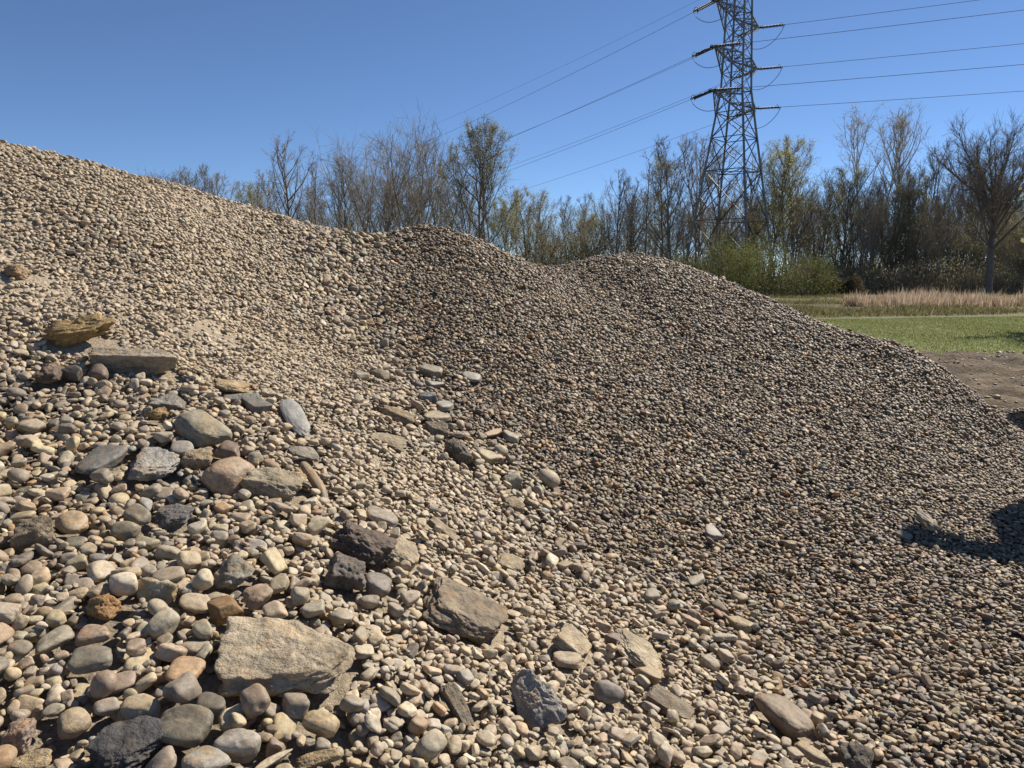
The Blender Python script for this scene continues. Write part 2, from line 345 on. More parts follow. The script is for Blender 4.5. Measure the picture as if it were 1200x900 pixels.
# ---------------------------------------------------------------- the rocks one can name
# u, v, width px, height px, tilt deg on the picture, kind, colour, thickness / embed, name, label, short name for the neighbours' labels
ROCKS = [
    (335, 770, 165, 96, -3, 'block', (.42, .355, .255), .6, 'boulder', 'biggest pale tan boulder, pitted flat top and dark shaded underside', 'big pitted tan boulder'),
    (150, 874, 104, 92, -8, 'slab', (.085, .083, .083), .6, 'boulder', 'charcoal dark boulder with pale scuffs, cut by the bottom edge', 'charcoal boulder'),
    (212, 852, 52, 66, 80, 'smooth', (.215, .19, .14), .7, 'boulder', 'upright rounded olive grey boulder touching the charcoal boulder', 'olive grey boulder'),
    (546, 716, 100, 60, -26, 'block', (.27, .225, .165), .6, 'boulder', 'oblong brown grey boulder with a rough pale ledge along it', 'oblong ledged boulder'),
    (428, 641, 78, 50, -26, 'jag', (.15, .12, .095), .8, 'rock', 'jagged dark brown rock, darkest among the grey cobbles', 'jagged dark rock'),
    (406, 671, 50, 44, -10, 'jag', (.17, .15, .13), .8, 'rock', 'lumpy dark grey rock just below the jagged dark brown rock', 'lumpy dark rock'),
    (443, 684, 34, 30, -20, 'smooth', (.235, .205, .175), .75, 'rock', 'smooth triangular grey rock leaning against the lumpy dark grey rock', 'triangular grey rock'),
    (474, 652, 40, 42, -35, 'slab', (.41, .345, .245), .55, 'rock', 'pale flat faced tan rock behind the jagged dark brown rock', 'pale flat faced rock'),
    (626, 822, 62, 78, 60, 'jag', (.34, .32, .29), .5, 'boulder', 'fractured blue grey slab boulder split by a dark crack', 'split blue grey slab'),
    (536, 826, 62, 26, -55, 'block', (.20, .175, .135), .7, 'rock', 'narrow brown grey wedge of rock tilted steeply downhill', 'narrow brown wedge'),
    (265, 557, 60, 52, -22, 'smooth', (.40, .30, .205), .85, 'boulder', 'smooth rounded pinkish tan boulder, plump and clean', 'plump pinkish boulder'),
    (232, 500, 66, 46, 12, 'smooth', (.285, .262, .20), .55, 'boulder', 'broad smooth olive and grey stained boulder above the plump one', 'stained olive boulder'),
    (212, 527, 28, 20, 0, 'smooth', (.30, .275, .24), .6, 'rock', 'small smooth light grey rock at the foot of the stained olive boulder', 'small light grey rock'),
    (230, 537, 40, 28, 0, 'block', (.37, .295, .20), .75, 'rock', 'blocky tan rock wedged between the stained and the plump boulders', 'wedged tan rock'),
    (180, 546, 62, 42, -5, 'slab', (.335, .325, .30), .5, 'rock', 'pale blue grey slab with wavy top beside a mottled dark rock', 'wavy pale slab'),
    (122, 541, 58, 40, -8, 'smooth', (.17, .16, .145), .7, 'rock', 'mottled dark grey rock fading to brown, next to the wavy pale slab', 'mottled dark rock'),
    (158, 424, 106, 34, -2, 'ledge', (.36, .315, .235), 1.0, 'boulder', 'long flat topped slab with a straight dark shaded front', 'long shaded slab'),
    (92, 389, 92, 34, 20, 'jag', (.345, .245, .115), .8, 'boulder', 'ochre and dark stained rock lying above the long shaded slab', 'ochre stained rock'),
    (58, 438, 40, 26, 5, 'jag', (.17, .13, .10), .7, 'rock', 'dark brown rock with a pale rim below the ochre stained rock', 'pale rimmed brown rock'),
    (85, 438, 26, 30, 60, 'angular', (.16, .145, .13), .7, 'rock', 'dark pointed rock standing between two brown ones', 'dark pointed rock'),
    (115, 436, 26, 22, 0, 'smooth', (.19, .14, .11), .8, 'rock', 'round dark brown rock in the shade of the long shaded slab', 'round shaded rock'),
    (318, 568, 76, 44, -14, 'block', (.33, .285, .205), .75, 'boulder', 'squared greyish tan boulder to the right of the plump pinkish one', 'squared tan boulder'),
    (268, 528, 34, 24, -12, 'angular', (.21, .165, .13), .8, 'rock', 'dark faced rock with one bright edge behind the plump boulder', 'bright edged rock'),
    (346, 488, 52, 26, -42, 'smooth', (.33, .33, .31), .5, 'rock', 'half buried smooth pale blue grey slab curving downhill', 'curved pale slab'),
    (200, 471, 44, 24, -12, 'slab', (.25, .235, .205), .5, 'rock', 'flat grey blue rock with ochre end, uphill of the stained boulder', 'flat grey blue rock'),
    (184, 486, 28, 18, -14, 'jag', (.33, .225, .105), .8, 'rock', 'crumbly ochre rock tucked under the flat grey blue rock', 'crumbly ochre rock'),
    (283, 468, 44, 14, 2, 'ledge', (.26, .26, .235), .7, 'rock', 'thin greenish grey slab casting a dark slot of shade', 'thin greenish slab'),
    (300, 474, 34, 22, 10, 'angular', (.23, .22, .20), .6, 'rock', 'triangular grey rock against the thin greenish slab', 'grey rock by the thin slab'),
    (270, 452, 50, 17, -14, 'jag', (.385, .30, .18), .6, 'rock', 'long yellowish tan rock, uphill of the thin greenish slab', 'long yellowish rock'),
    (357, 532, 40, 18, -14, 'slab', (.305, .28, .23), .4, 'rock', 'flat diamond shaped grey slab lying on the dusty slope', 'diamond shaped slab'),
    (368, 562, 52, 22, -38, 'smooth', (.30, .235, .155), .9, 'rock', 'long cylindrical brown rock pointing downhill by the squared boulder', 'cylindrical brown rock'),
    (40, 626, 56, 42, 12, 'block', (.27, .225, .16), .85, 'boulder', 'humped grey brown boulder with a deep shadow under its left end', 'humped grey brown boulder'),
    (87, 616, 40, 28, 10, 'smooth', (.37, .285, .185), .85, 'rock', 'rounded tan rock nudging the humped grey brown boulder', 'rounded tan rock'),
    (203, 604, 54, 34, 16, 'jag', (.205, .19, .175), .55, 'rock', 'purplish dark grey slab with a rough lined surface', 'purplish lined slab'),
    (160, 606, 29, 29, 30, 'smooth', (.245, .215, .16), .7, 'rock', 'round faced olive rock against the purplish lined slab', 'round faced olive rock'),
    (147, 622, 26, 34, 70, 'smooth', (.25, .215, .15), .8, 'rock', 'pear shaped olive rock below the round faced olive one', 'pear shaped rock'),
    (183, 696, 36, 50, 82, 'slab', (.37, .325, .22), .6, 'rock', 'upright pale yellowish block with a crumbly face', 'upright crumbly block'),
    (122, 712, 44, 32, -4, 'jag', (.36, .22, .105), .85, 'rock', 'rusty orange pitted rock, the brightest orange of its surroundings', 'rusty pitted rock'),
    (273, 672, 52, 42, 14, 'jag', (.27, .25, .205), .6, 'rock', 'grey fossil pocked rock with two round hollows', 'pocked fossil rock'),
    (264, 716, 40, 34, 24, 'angular', (.24, .155, .075), .95, 'rock', 'squared rust brown rock with a cleft, in front of the pocked rock', 'squared rust rock'),
    (303, 699, 36, 30, 5, 'smooth', (.385, .29, .20), .9, 'rock', 'round pinkish tan rock behind the squared rust rock', 'round pinkish rock'),
    (216, 786, 46, 34, -8, 'smooth', (.40, .275, .16), .7, 'rock', 'smooth orange tan rock left of the big pitted boulder', 'smooth orange rock'),
    (104, 772, 54, 34, 2, 'smooth', (.225, .205, .16), .75, 'rock', 'smooth dark grey loaf shaped rock with a flat face', 'loaf shaped grey rock'),
    (112, 744, 42, 27, -2, 'smooth', (.33, .245, .175), .85, 'rock', 'two toned rock, grey at one end and pinkish at the other', 'two toned rock'),
    (66, 749, 52, 22, 26, 'smooth', (.28, .25, .185), .8, 'rock', 'long olive grey rock lying aslant above a pale one', 'long olive rock'),
    (281, 870, 46, 52, 62, 'smooth', (.36, .325, .27), .85, 'rock', 'large speckled whitish grey rock near the bottom edge', 'speckled whitish rock'),
    (238, 894, 58, 42, -14, 'smooth', (.27, .25, .21), .8, 'rock', 'smooth domed grey rock cut by the bottom edge', 'domed grey rock'),
    (316, 893, 56, 18, 14, 'flat', (.50, .44, .335), .6, 'rock', 'long cream white stone at the bottom edge', 'long cream stone'),
    (375, 846, 30, 44, 70, 'smooth', (.42, .335, .205), .8, 'rock', 'tall smooth yellowish tan rock below the big pitted boulder', 'tall yellowish rock'),
    (372, 890, 56, 26, 2, 'block', (.37, .285, .17), .8, 'rock', 'brick shaped tan rock at the bottom edge', 'brick shaped tan rock'),
    (22, 862, 48, 46, 10, 'jag', (.32, .255, .215), .75, 'rock', 'knobbly pinkish rock with dark purple patches', 'knobbly pinkish rock'),
    (36, 893, 54, 28, 6, 'slab', (.36, .29, .185), .5, 'rock', 'flat tan slab at the bottom edge under the knobbly pinkish rock', 'flat tan slab'),
    (87, 846, 42, 36, 10, 'smooth', (.345, .275, .18), .85, 'rock', 'egg shaped tan rock uphill of the charcoal boulder', 'egg shaped tan rock'),
    (918, 842, 82, 40, -28, 'smooth', (.235, .175, .115), .9, 'boulder', 'log shaped brown boulder with one dark wet looking end', 'log shaped brown boulder'),
    (1003, 888, 52, 44, -30, 'jag', (.135, .115, .095), .9, 'boulder', 'sharp crested dark rock cut by the bottom edge', 'sharp crested dark rock'),
    (954, 884, 50, 22, -14, 'flat', (.38, .315, .21), .7, 'rock', 'flat tan rock against the sharp crested dark rock', 'flat tan rock'),
    (784, 826, 64, 28, -28, 'ledge', (.24, .20, .15), .6, 'rock', 'tilted brown slab sheltering a dark hollow', 'tilted brown slab'),
    (672, 754, 44, 36, -40, 'slab', (.42, .355, .255), .5, 'rock', 'pale dusty tan rock with a flat lit face', 'pale dusty rock'),
    (666, 772, 36, 20, -10, 'flat', (.38, .32, .23), .7, 'rock', 'low dusty tan rock just below the pale dusty rock', 'low dusty rock'),
    (750, 762, 76, 34, -40, 'slab', (.44, .375, .27), .35, 'boulder', 'broad dust covered slab half sunk in the fines', 'sunken dusty slab'),
    (757, 790, 36, 20, -18, 'angular', (.39, .31, .20), .8, 'rock', 'tan angular rock at the lower end of the sunken dusty slab', 'angular rock by the dusty slab'),
    (724, 752, 20, 26, 70, 'angular', (.21, .165, .135), .8, 'rock', 'dark pointed triangular rock on top of the dusty slab', 'pointed rock on the slab'),
    (714, 812, 28, 38, 70, 'smooth', (.24, .21, .17), .8, 'rock', 'upright rounded grey rock between the split slab and the tilted slab', 'upright grey rock'),
    (868, 733, 34, 18, -26, 'angular', (.42, .35, .215), .9, 'rock', 'pale yellow angular rock on the dark washed gravel', 'pale yellow rock'),
    (845, 714, 26, 16, -34, 'angular', (.30, .255, .19), .8, 'rock', 'brownish angular rock just uphill of the pale yellow rock', 'brownish rock'),
    (866, 700, 15, 20, 80, 'angular', (.41, .345, .235), .8, 'rock', 'small pale standing rock uphill of the yellow one', 'small standing rock'),
    (835, 624, 24, 18, -16, 'flat', (.34, .32, .31), .5, 'rock', 'lone light grey flat rock on the dark washed gravel', 'lone light grey rock'),
    (926, 640, 16, 18, 60, 'angular', (.36, .295, .19), .9, 'rock', 'lone tan rock standing proud on the dark washed gravel', 'lone standing tan rock'),
    (816, 680, 22, 16, -6, 'angular', (.40, .36, .285), .7, 'rock', 'pale squarish rock above the rock pair on the washed gravel', 'pale squarish rock'),
    (1086, 612, 34, 15, -44, 'block', (.39, .35, .275), .7, 'rock', 'pale bar shaped rock above the long shadow', 'pale bar shaped rock'),
    (1059, 627, 22, 10, -18, 'flat', (.36, .31, .225), .6, 'rock', 'flat tan stone below the pale bar shaped rock', 'flat stone by the bar'),
    (463, 487, 50, 20, -22, 'block', (.26, .205, .13), .8, 'rock', 'long brown rock with a bright tan end in the valley', 'long brown valley rock'),
    (506, 436, 28, 17, -20, 'angular', (.37, .34, .27), .7, 'rock', 'pale rock at the top of the valley rock cluster', 'topmost cluster rock'),
    (511, 451, 20, 14, -30, 'angular', (.31, .31, .295), .7, 'rock', 'pale blue grey rock under the topmost cluster rock', 'pale cluster rock'),
    (500, 467, 24, 16, 20, 'slab', (.225, .235, .225), .7, 'rock', 'dark blue grey plate in the middle of the valley cluster', 'dark blue plate'),
    (521, 475, 22, 13, 4, 'flat', (.33, .325, .295), .7, 'rock', 'light grey rock beside the dark blue plate', 'light cluster rock'),
    (510, 488, 34, 15, 6, 'flat', (.37, .32, .235), .6, 'rock', 'flat pale tan rock below the dark blue plate', 'flat pale valley rock'),
    (514, 505, 36, 22, 0, 'block', (.24, .205, .155), .7, 'rock', 'brown grey block below the flat pale valley rock', 'brown valley block'),
    (536, 530, 36, 28, -56, 'jag', (.185, .165, .135), .9, 'rock', 'dark steep faced block at the foot of the valley cluster', 'dark valley block'),
    (552, 442, 24, 13, -20, 'flat', (.34, .33, .30), .6, 'rock', 'lone pale grey rock uphill of the valley cluster on washed gravel', 'lone pale uphill rock'),
    (570, 535, 28, 20, 8, 'flat', (.385, .33, .225), .7, 'rock', 'squarish flat tan rock beside the dark valley block', 'squarish tan rock'),
    (587, 528, 13, 18, 80, 'egg', (.42, .365, .26), .8, 'rock', 'small upright pale rock at the end of the squarish tan rock', 'small upright pale rock'),
    (598, 513, 22, 13, -24, 'angular', (.37, .34, .27), .7, 'rock', 'whitish angular rock uphill of the squarish tan rock', 'whitish valley rock'),
    (577, 508, 24, 10, 4, 'angular', (.32, .215, .125), .8, 'rock', 'orange brown rock, the only orange one in the valley', 'orange valley rock'),
    (600, 564, 26, 22, 10, 'block', (.31, .295, .235), .7, 'rock', 'squared grey block near the tan egg shaped rock', 'squared grey block'),
    (643, 560, 28, 20, -42, 'egg', (.40, .335, .235), .9, 'rock', 'clean tan egg shaped rock resting on dark gravel', 'tan egg shaped rock'),
    (422, 441, 20, 12, 6, 'angular', (.33, .30, .25), .8, 'rock', 'small boxy grey rock at the upper end of the valley', 'small boxy rock'),
    (446, 439, 26, 14, -26, 'angular', (.28, .24, .17), .8, 'rock', 'olive brown rock next to the small boxy grey rock', 'olive brown valley rock'),
    (602, 590, 26, 18, -10, 'jag', (.32, .265, .18), .6, 'rock', 'crumbly tan rock below the squared grey block', 'crumbly tan rock'),
    (455, 515, 46, 16, -20, 'slab', (.36, .305, .215), .3, 'rock', 'dusty low slab on the pale side of the valley', 'dusty valley slab'),
    (18, 318, 34, 20, -6, 'jag', (.34, .25, .16), .7, 'rock', 'reddish orange rock high on the pale slope at the left edge', 'reddish slope rock'),
    (598, 660, 38, 22, -22, 'slab', (.37, .31, .215), .5, 'rock', 'pale tan slab uphill of the oblong ledged boulder', 'pale tan slab'),
    (520, 622, 44, 16, -38, 'ledge', (.29, .24, .17), .7, 'rock', 'thin layered brown rock sticking out of the dusty slope', 'layered brown rock'),
    (448, 605, 40, 18, -20, 'smooth', (.33, .285, .22), .7, 'rock', 'smooth greyish pebble rock, long and low, above the jagged dark rock', 'long low grey rock'),
]
BOX = np.vstack([np.eye(3), -np.eye(3)])


def rock_mesh(kind, seed, lod=5):
    """Shape of a named rock in its own axes (long, deep, thick), each about +-1."""
    D = ICO[lod][0]; g = np.random.default_rng(seed)

    def rnd(k, zs=1.0):
        n = g.normal(size=(k, 3)) * [1, 1, zs]; return n / np.linalg.norm(n, axis=1)[:, None]
    jit = lambda s: BOX + g.normal(size=(6, 3)) * s
    nn = lambda a: a / np.linalg.norm(a, axis=1)[:, None]
    if kind == 'slab':
        r = poly_radius(D, np.vstack([nn(jit(.12)), rnd(6, .3)]), np.concatenate([np.ones(6), g.uniform(.82, 1.05, 6)]), 14); am, fr = .17, 2.2
    elif kind == 'ledge':
        r = poly_radius(D, np.vstack([nn(jit(.05)), rnd(2, .2)]), np.concatenate([np.ones(6), g.uniform(.95, 1.1, 2)]), 26); am, fr = .09, 2.5
    elif kind == 'block':
        r = poly_radius(D, np.vstack([nn(jit(.14)), rnd(5)]), np.concatenate([np.ones(6), g.uniform(.9, 1.15, 5)]), 15); am, fr = .15, 2.4
    elif kind == 'jag':
        r = poly_radius(D, np.vstack([nn(jit(.22)), rnd(9)]), np.concatenate([g.uniform(.85, 1.05, 6), g.uniform(.72, 1.02, 9)]), 16); am, fr = .22, 2.3
    elif kind == 'angular':
        r = poly_radius(D, np.vstack([nn(jit(.2)), rnd(6)]), np.concatenate([g.uniform(.9, 1.05, 6), g.uniform(.78, 1.05, 6)]), 17); am, fr = .04, 2.2
    elif kind == 'smooth':
        r = poly_radius(D, np.vstack([nn(jit(.1)), rnd(3)]), np.concatenate([g.uniform(.96, 1.05, 6), g.uniform(.86, 1.0, 3)]), 3.6); am, fr = .07, 1.5
    elif kind == 'flat':
        r = poly_radius(D, np.vstack([nn(jit(.1)), rnd(4, .3)]), np.concatenate([np.ones(6), g.uniform(.82, 1.0, 4)]), 6); am, fr = .05, 1.8
    else:
        r = poly_radius(D, BOX, np.ones(6), 2.0) * (1 + .14 * D[:, 0] * (1 - D[:, 0] ** 2)); am, fr = .02, 1.4
    nz = fbm(D * fr, 5, seed * 7 + 1)
    if kind in ('jag', 'slab', 'block', 'ledge'):
        nz = nz * .7 - .5 * np.abs(fbm(D * fr * 1.6 + 5, 3, seed * 7 + 4))           # fractured creases
        lay = np.sin(9 * (D[:, 2] * r + .35 * fbm(D * 1.5, 2, seed)))
        nz = nz + .12 * lay + .10 * fbm(D * 11, 3, seed + 8)
    V = D * (r * (1 + am * nz))[:, None]
    return V / np.abs(V).max(0)


def rock_colours(V, base, kind, seed):
    """The stone's own patches: stains, paler weathered skin, darker veins."""
    n1 = fbm(V * 1.4 + 3, 4, seed + 50); n2 = fbm(V * 5.0 + 9, 3, seed + 60)
    c = np.array(base)[None] * np.array([.92, .89, .85]) * (np.array([.88, .85, .80]) if kind in ('flat', 'angular') else 1) * (1 + .18 * n1 + .16 * n2)[:, None]
    if kind in ('jag', 'slab', 'block', 'smooth'):
        st = np.clip((fbm(V * 1.1 - 4, 3, seed + 70) - .25) * 2.5, 0, 1)[:, None]
        g = np.random.default_rng(seed); tint = np.array([(.75, .72, .7), (1.2, .95, .65), (.62, .62, .64)][g.integers(3)])
        c = c * (1 - .5 * st) + c * tint * .5 * st
    return np.clip(c, .02, .8)


class Grid:                                                     # fine height grid on which the stones come to rest
    S = 0.011
    nx = int((X1 - X0) / S); ny = int((Y1 - Y0) / S)


_fx = X0 + (np.arange(Grid.nx) + .5) * Grid.S; _fy = Y0 + (np.arange(Grid.ny) + .5) * Grid.S
H = np.empty((Grid.nx, Grid.ny), np.float32)
for i0 in range(0, Grid.nx, 200):
    a, b = np.meshgrid(_fx[i0:i0 + 200], _fy, indexing='ij'); H[i0:i0 + 200] = bil(ZB, a, b)
ID = np.full(H.shape, -1, np.int32)
rock_objs = []; rock_px = []


def place_rock(k, spec):
    u, v, wpx, hpx, tilt, kind, colr, thick, name, label, short = spec
    s = hit(u, v); t = proj(s)[2]; n = nrm(s[0], s[1])
    right = np.array([1., 0, 0]); up = np.array([0, SP, CP]); fwd = np.array([0, CP, -SP])
    th = math.radians(tilt); d = right * math.cos(th) + up * math.sin(th)      # long axis on the picture
    # the same direction, laid into the surface: d + k*fwd with n.(d + k fwd) = 0
    kk = -np.dot(n, d) / np.dot(n, fwd); kk = max(-1.3, min(1.3, kk)) * (.25 if kind in ('slab', 'block', 'ledge', 'jag') else 1); a = unit(d + kk * fwd)
    c = unit(n - np.dot(n, a) * a); b = np.cross(c, a)
    A = wpx * t / F / 2; Hh = hpx * t / F / 2
    C = max(.35 * min(A, Hh), thick * min(A, Hh)); perp = unit(-right * math.sin(th) + up * math.cos(th))
    pb, pc = abs(np.dot(b, perp)), abs(np.dot(c, perp))
    B = (math.sqrt(max((Hh ** 2 - (C * pc) ** 2), (.35 * Hh) ** 2)) if kind in ('smooth', 'egg', 'flat') else max(1.08 * Hh - .85 * C * pc, .35 * Hh)) / max(pb, .3); B = min(B, 1.5 * A, 2.2 * Hh); B = max(B, .5 * Hh)
    R = np.stack([a, b, c], 1)
    px = wpx * 1024 / 1200
    lod = 6 if px > 48 else 5 if px > 26 else 4
    V = rock_mesh(kind, 300 + k, lod); cl = rock_colours(V, colr, kind, 300 + k)
    sink = .22 if kind not in ('slab', 'ledge') else .30
    vv = np.array([math.cos(th), -math.sin(th)]); vp = np.array([math.sin(th), math.cos(th)])
    for it in range(4):                                           # its true size follows from its span on the photograph and its distance
        W = (V * [A, B, C]) @ R.T; q = s.copy()
        for tt in np.arange(t, t - .8, -.004):
            q = pt(u, v, tt)
            if (q[2] - bil(ZC, q[0], q[1])) * n[2] >= C * (.65 - sink): break
        pu, pv, _ = proj(W + q); pp = np.stack([pu, pv], 1); ea, eb = np.ptp(pp @ vv), np.ptp(pp @ vp)
        A *= float(np.clip(wpx / ea, .6, 1.6)); f_ = float(np.clip(hpx / eb, .55, 1.6)); B *= f_; C *= f_ ** .7
        C = min(C, B * 1.1, A)
    W = (V * [A, B, C]) @ R.T
    P = W + q
    me_o = make_mesh(name, W, ICO[lod][1], M_ROCK if kind in ('slab', 'jag', 'block', 'ledge') else M_COBBLE, None, cl, True)
    me_o.location = q; tag(me_o, label, name if name == 'boulder' else 'rock', 'larger rocks lying among the gravel')
    ii = ((P[:, 0] - X0) / Grid.S).astype(int); jj = ((P[:, 1] - Y0) / Grid.S).astype(int)
    ok = (ii > 0) & (jj > 0) & (ii < Grid.nx - 1) & (jj < Grid.ny - 1)
    ii, jj, zz = ii[ok], jj[ok], P[ok, 2]
    for di, dj in ((0, 0), (1, 0), (0, 1)):
        up_ = zz > H[ii + di, jj + dj]
        np.maximum.at(H, (ii[up_] + di, jj[up_] + dj), zz[up_]); ID[ii[up_] + di, jj[up_] + dj] = 10 ** 6 + k
    rock_objs.append(me_o); rock_px.append((u, v, wpx, hpx, short))


for k, spec in enumerate(ROCKS): place_rock(k, spec)
# ---------------------------------------------------------------- cobbles dropped one after another onto the piles
_u, _v, _t = proj(np.stack([GX, GY, ZC], -1))
_vx, _vy, _vz = -GX, -GY, EYE - ZC
_vn = np.sqrt(_vx ** 2 + _vy ** 2 + _vz ** 2)
FACE = (-_gxz * NZ * _vx - _gyz * NZ * _vy + NZ * _vz) / _vn      # how squarely the surface faces the eye
_keep = (_t > .4) & (_u > -420) & (_u < 1400) & (_v < 1250) & (FACE > -.12) & ((ZC > .03) | (GY < 9.3) & (GX < 6.9))
_keep &= ~((ZC < .03) & (GX > 7))
COVER = 1.9
_wt = np.where(_keep, CS * CS / NZ / SIZE ** 2 * COVER * (1 - .38 * np.clip((DUST - .55) / .25, 0, 1)) * (1 + .3 * np.clip((SIZE - .040) / .008, 0, 1)), 0)
S = Grid.S
_off = {m: np.meshgrid(np.arange(-m, m + 1) * S, np.arange(-m, m + 1) * S, indexing='ij') for m in range(1, 14)}


def drop_stones(sx, sy, ssz, first, tries, roam, climb=1.55):
    """Let stones come to rest one by one on the height grid; returns what is known of each."""
    n = len(sx); g = {}
    loc = bil(SIZE, sx, sy); g['ssz'] = ssz; g['sdu'] = bil(DUST, sx, sy); g['pile'] = which_pile(sx, sy, bil(ZC, sx, sy))
    ab = RNG.uniform(1.02, 1.5, n); cb = RNG.uniform(.36, .78, n); SA, SB, SCc = ssz / 2 * ab, ssz / 2, ssz / 2 * cb
    g.update(ab=ab, SA=SA, SB=SB, SCc=SCc, loc=loc, proto=np.where(RNG.uniform(size=n) < .55 * np.clip((loc - .033) / .006, 0, 1), RNG.integers(0, 19, n), RNG.integers(0, len(KINDS), n)))
    iswash = np.clip(1 - g['sdu'] * 2.2, 0, 1) * (loc < .05); uu = RNG.uniform(size=n)
    g['hue'] = np.where(RNG.uniform(size=n) < iswash, np.searchsorted(np.cumsum(W_WASH), uu), np.searchsorted(np.cumsum(W_LOBE), uu)).clip(0, len(HN) - 1)
    NRM = np.stack([-bil(_gxz, sx, sy), -bil(_gyz, sx, sy), np.ones(n)], 1); NRM += RNG.normal(0, .30, (n, 3)); NRM /= np.linalg.norm(NRM, axis=1)[:, None]
    yaw = RNG.uniform(0, 2 * np.pi, n); a0 = np.stack([np.cos(yaw), np.sin(yaw), np.zeros(n)], 1); a0 -= (a0 * NRM).sum(1)[:, None] * NRM; a0 /= np.linalg.norm(a0, axis=1)[:, None]
    ROT = np.stack([a0, np.cross(NRM, a0), NRM], 2); g['ROT'] = ROT                    # columns: long, mid, thin axis
    POS = np.full((n, 3), np.nan); inv = ROT * (1 / np.stack([SA, SB, SCc], 1) ** 2)[:, None, :] @ ROT.transpose(0, 2, 1)
    jit = RNG.normal(0, 1, (n, tries, 2)) * SB[:, None, None] * roam; jit[:, 0] = 0
    for k in range(n):
        A = inv[k]; m = min(13, max(1, int(SA[k] / S + .5))); ox, oy = _off[m]
        Bq = A[0, 2] * ox + A[1, 2] * oy; Cq = A[0, 0] * ox * ox + 2 * A[0, 1] * ox * oy + A[1, 1] * oy * oy - 1
        disc = Bq * Bq - A[2, 2] * Cq; ins = disc > 0
        rt = np.sqrt(np.where(ins, disc, 0)); lo = np.where(ins, (-Bq - rt) / A[2, 2], 9); hi = (-Bq + rt) / A[2, 2]
        best = None
        for q in range(tries):
            x = sx[k] + jit[k, q, 0]; y = sy[k] + jit[k, q, 1]
            i = int((x - X0) / S); j = int((y - Y0) / S)
            if i - m < 0 or j - m < 0 or i + m + 1 > Grid.nx or j + m + 1 > Grid.ny: continue
            w_ = max(1, m // 2 + 1)
            if ID[i, j] >= 10 ** 6 or ID[i + w_, j] >= 10 ** 6 or ID[i - w_, j] >= 10 ** 6 or ID[i, j + w_] >= 10 ** 6 or ID[i, j - w_] >= 10 ** 6: continue
            zc = float((H[i - m:i + m + 1, j - m:j + m + 1] - lo).max()); base = zc - float(bil(ZB, x, y))
            if best is None or base < best[0]: best = (base, zc, i, j)
        if best is None or best[0] > max(3.2 * SCc[k] + .02, climb * loc[k] + .6 * SCc[k]): continue
        zc = best[1] - SCc[k] * (.22 + .35 * g['sdu'][k]); i, j = best[2:]
        pat = H[i - m:i + m + 1, j - m:j + m + 1]; up_ = ins & (hi + zc > pat)
        pat[up_] = (hi + zc)[up_]; ID[i - m:i + m + 1, j - m:j + m + 1][up_] = first + k
        POS[k] = (X0 + (i + .5) * S, Y0 + (j + .5) * S, zc)
    g['POS'] = POS; return g


_n = int(_wt.sum()); _ci, _cj = np.unravel_index(RNG.choice(_wt.size, _n, p=(_wt / _wt.sum()).ravel()), _wt.shape)
_lg = np.clip((SIZE[_ci, _cj] - .038) / .008, 0, 1)
_s = SIZE[_ci, _cj] * np.clip(np.exp(RNG.normal(-.10, .40, _n) * (1 + .18 * _lg)), .42, 2.1 + .2 * _lg)
_ord = np.argsort(-(np.log(_s / SIZE[_ci, _cj]) + RNG.normal(0, .45, _n))); _ci, _cj, _s = _ci[_ord], _cj[_ord], _s[_ord]     # big ones rather early, small ones sift in
_w0 = np.where(_keep & (_u > 260) & (_u < 1020) & (_v > 440) & (_v < 905) & (DUST > .22), CS * CS / NZ / (_t / 4) ** 1.5, 0); _n0 = 130            # scattered bigger broken stones in the dusty toe
_c0, _d0 = np.unravel_index(RNG.choice(_w0.size, _n0, p=(_w0 / _w0.sum()).ravel()), _w0.shape)
_g1 = drop_stones(gx[_ci] + RNG.uniform(-.5, .5, _n) * CS, gy[_cj] + RNG.uniform(-.5, .5, _n) * CS, _s, 0, 4, 1.1)
_g0 = drop_stones(gx[_c0], gy[_d0], SIZE[_c0, _d0] * RNG.uniform(1.5, 2.5, _n0), _n, 6, 1.2, 2.6); _g0['proto'] = RNG.choice([i for i, k in enumerate(KINDS) if k in ('angular', 'flat')], _n0)
# small ones fill the bare spots that are left
_bi, _bj = np.where(ID == -1); _bx, _by = _fx[_bi], _fy[_bj]
_ok = (bil(_keep.astype(float), _bx, _by) > .9) & (RNG.uniform(size=len(_bx)) < S * S / (.5 * bil(SIZE, _bx, _by)) ** 2 * 1.5 * (1 - .75 * np.clip((bil(DUST, _bx, _by) - .5) / .2, 0, 1)))
_bx, _by = _bx[_ok], _by[_ok]; _p = RNG.permutation(len(_bx)); _bx, _by = _bx[_p], _by[_p]
_g2 = drop_stones(_bx, _by, bil(SIZE, _bx, _by) * np.clip(np.exp(RNG.normal(-.55, .3, len(_bx))), .3, 1.0), _n0 + _n, 2, .5)
G_ = {k: np.concatenate([_g1[k], _g0[k], _g2[k]]) for k in _g1}
ssz, sdu, pile, ab, SA, SB, SCc, proto, hue, ROT, POS, _loc = (G_[k] for k in ('ssz', 'sdu', 'pile', 'ab', 'SA', 'SB', 'SCc', 'proto', 'hue', 'ROT', 'POS', 'loc'))
NST = len(ssz); LIVE = ~np.isnan(POS[:, 0])
_sub = np.stack([_fx[::7][:, None] + 0 * _fy[::7][None], 0 * _fx[::7][:, None] + _fy[::7][None]], -1); _dz = (H[::7, ::7] - bil(ZC, _sub[..., 0], _sub[..., 1])) / bil(SIZE, _sub[..., 0], _sub[..., 1]); _mk = bil(_keep.astype(float), _sub[..., 0], _sub[..., 1]) > .9; print('LIFT', np.percentile(_dz[_mk], [10, 50, 90]), 'stones', LIVE.sum(), NST)
_cnt = np.bincount(ID[(ID >= 0) & (ID < 10 ** 6)], minlength=NST)
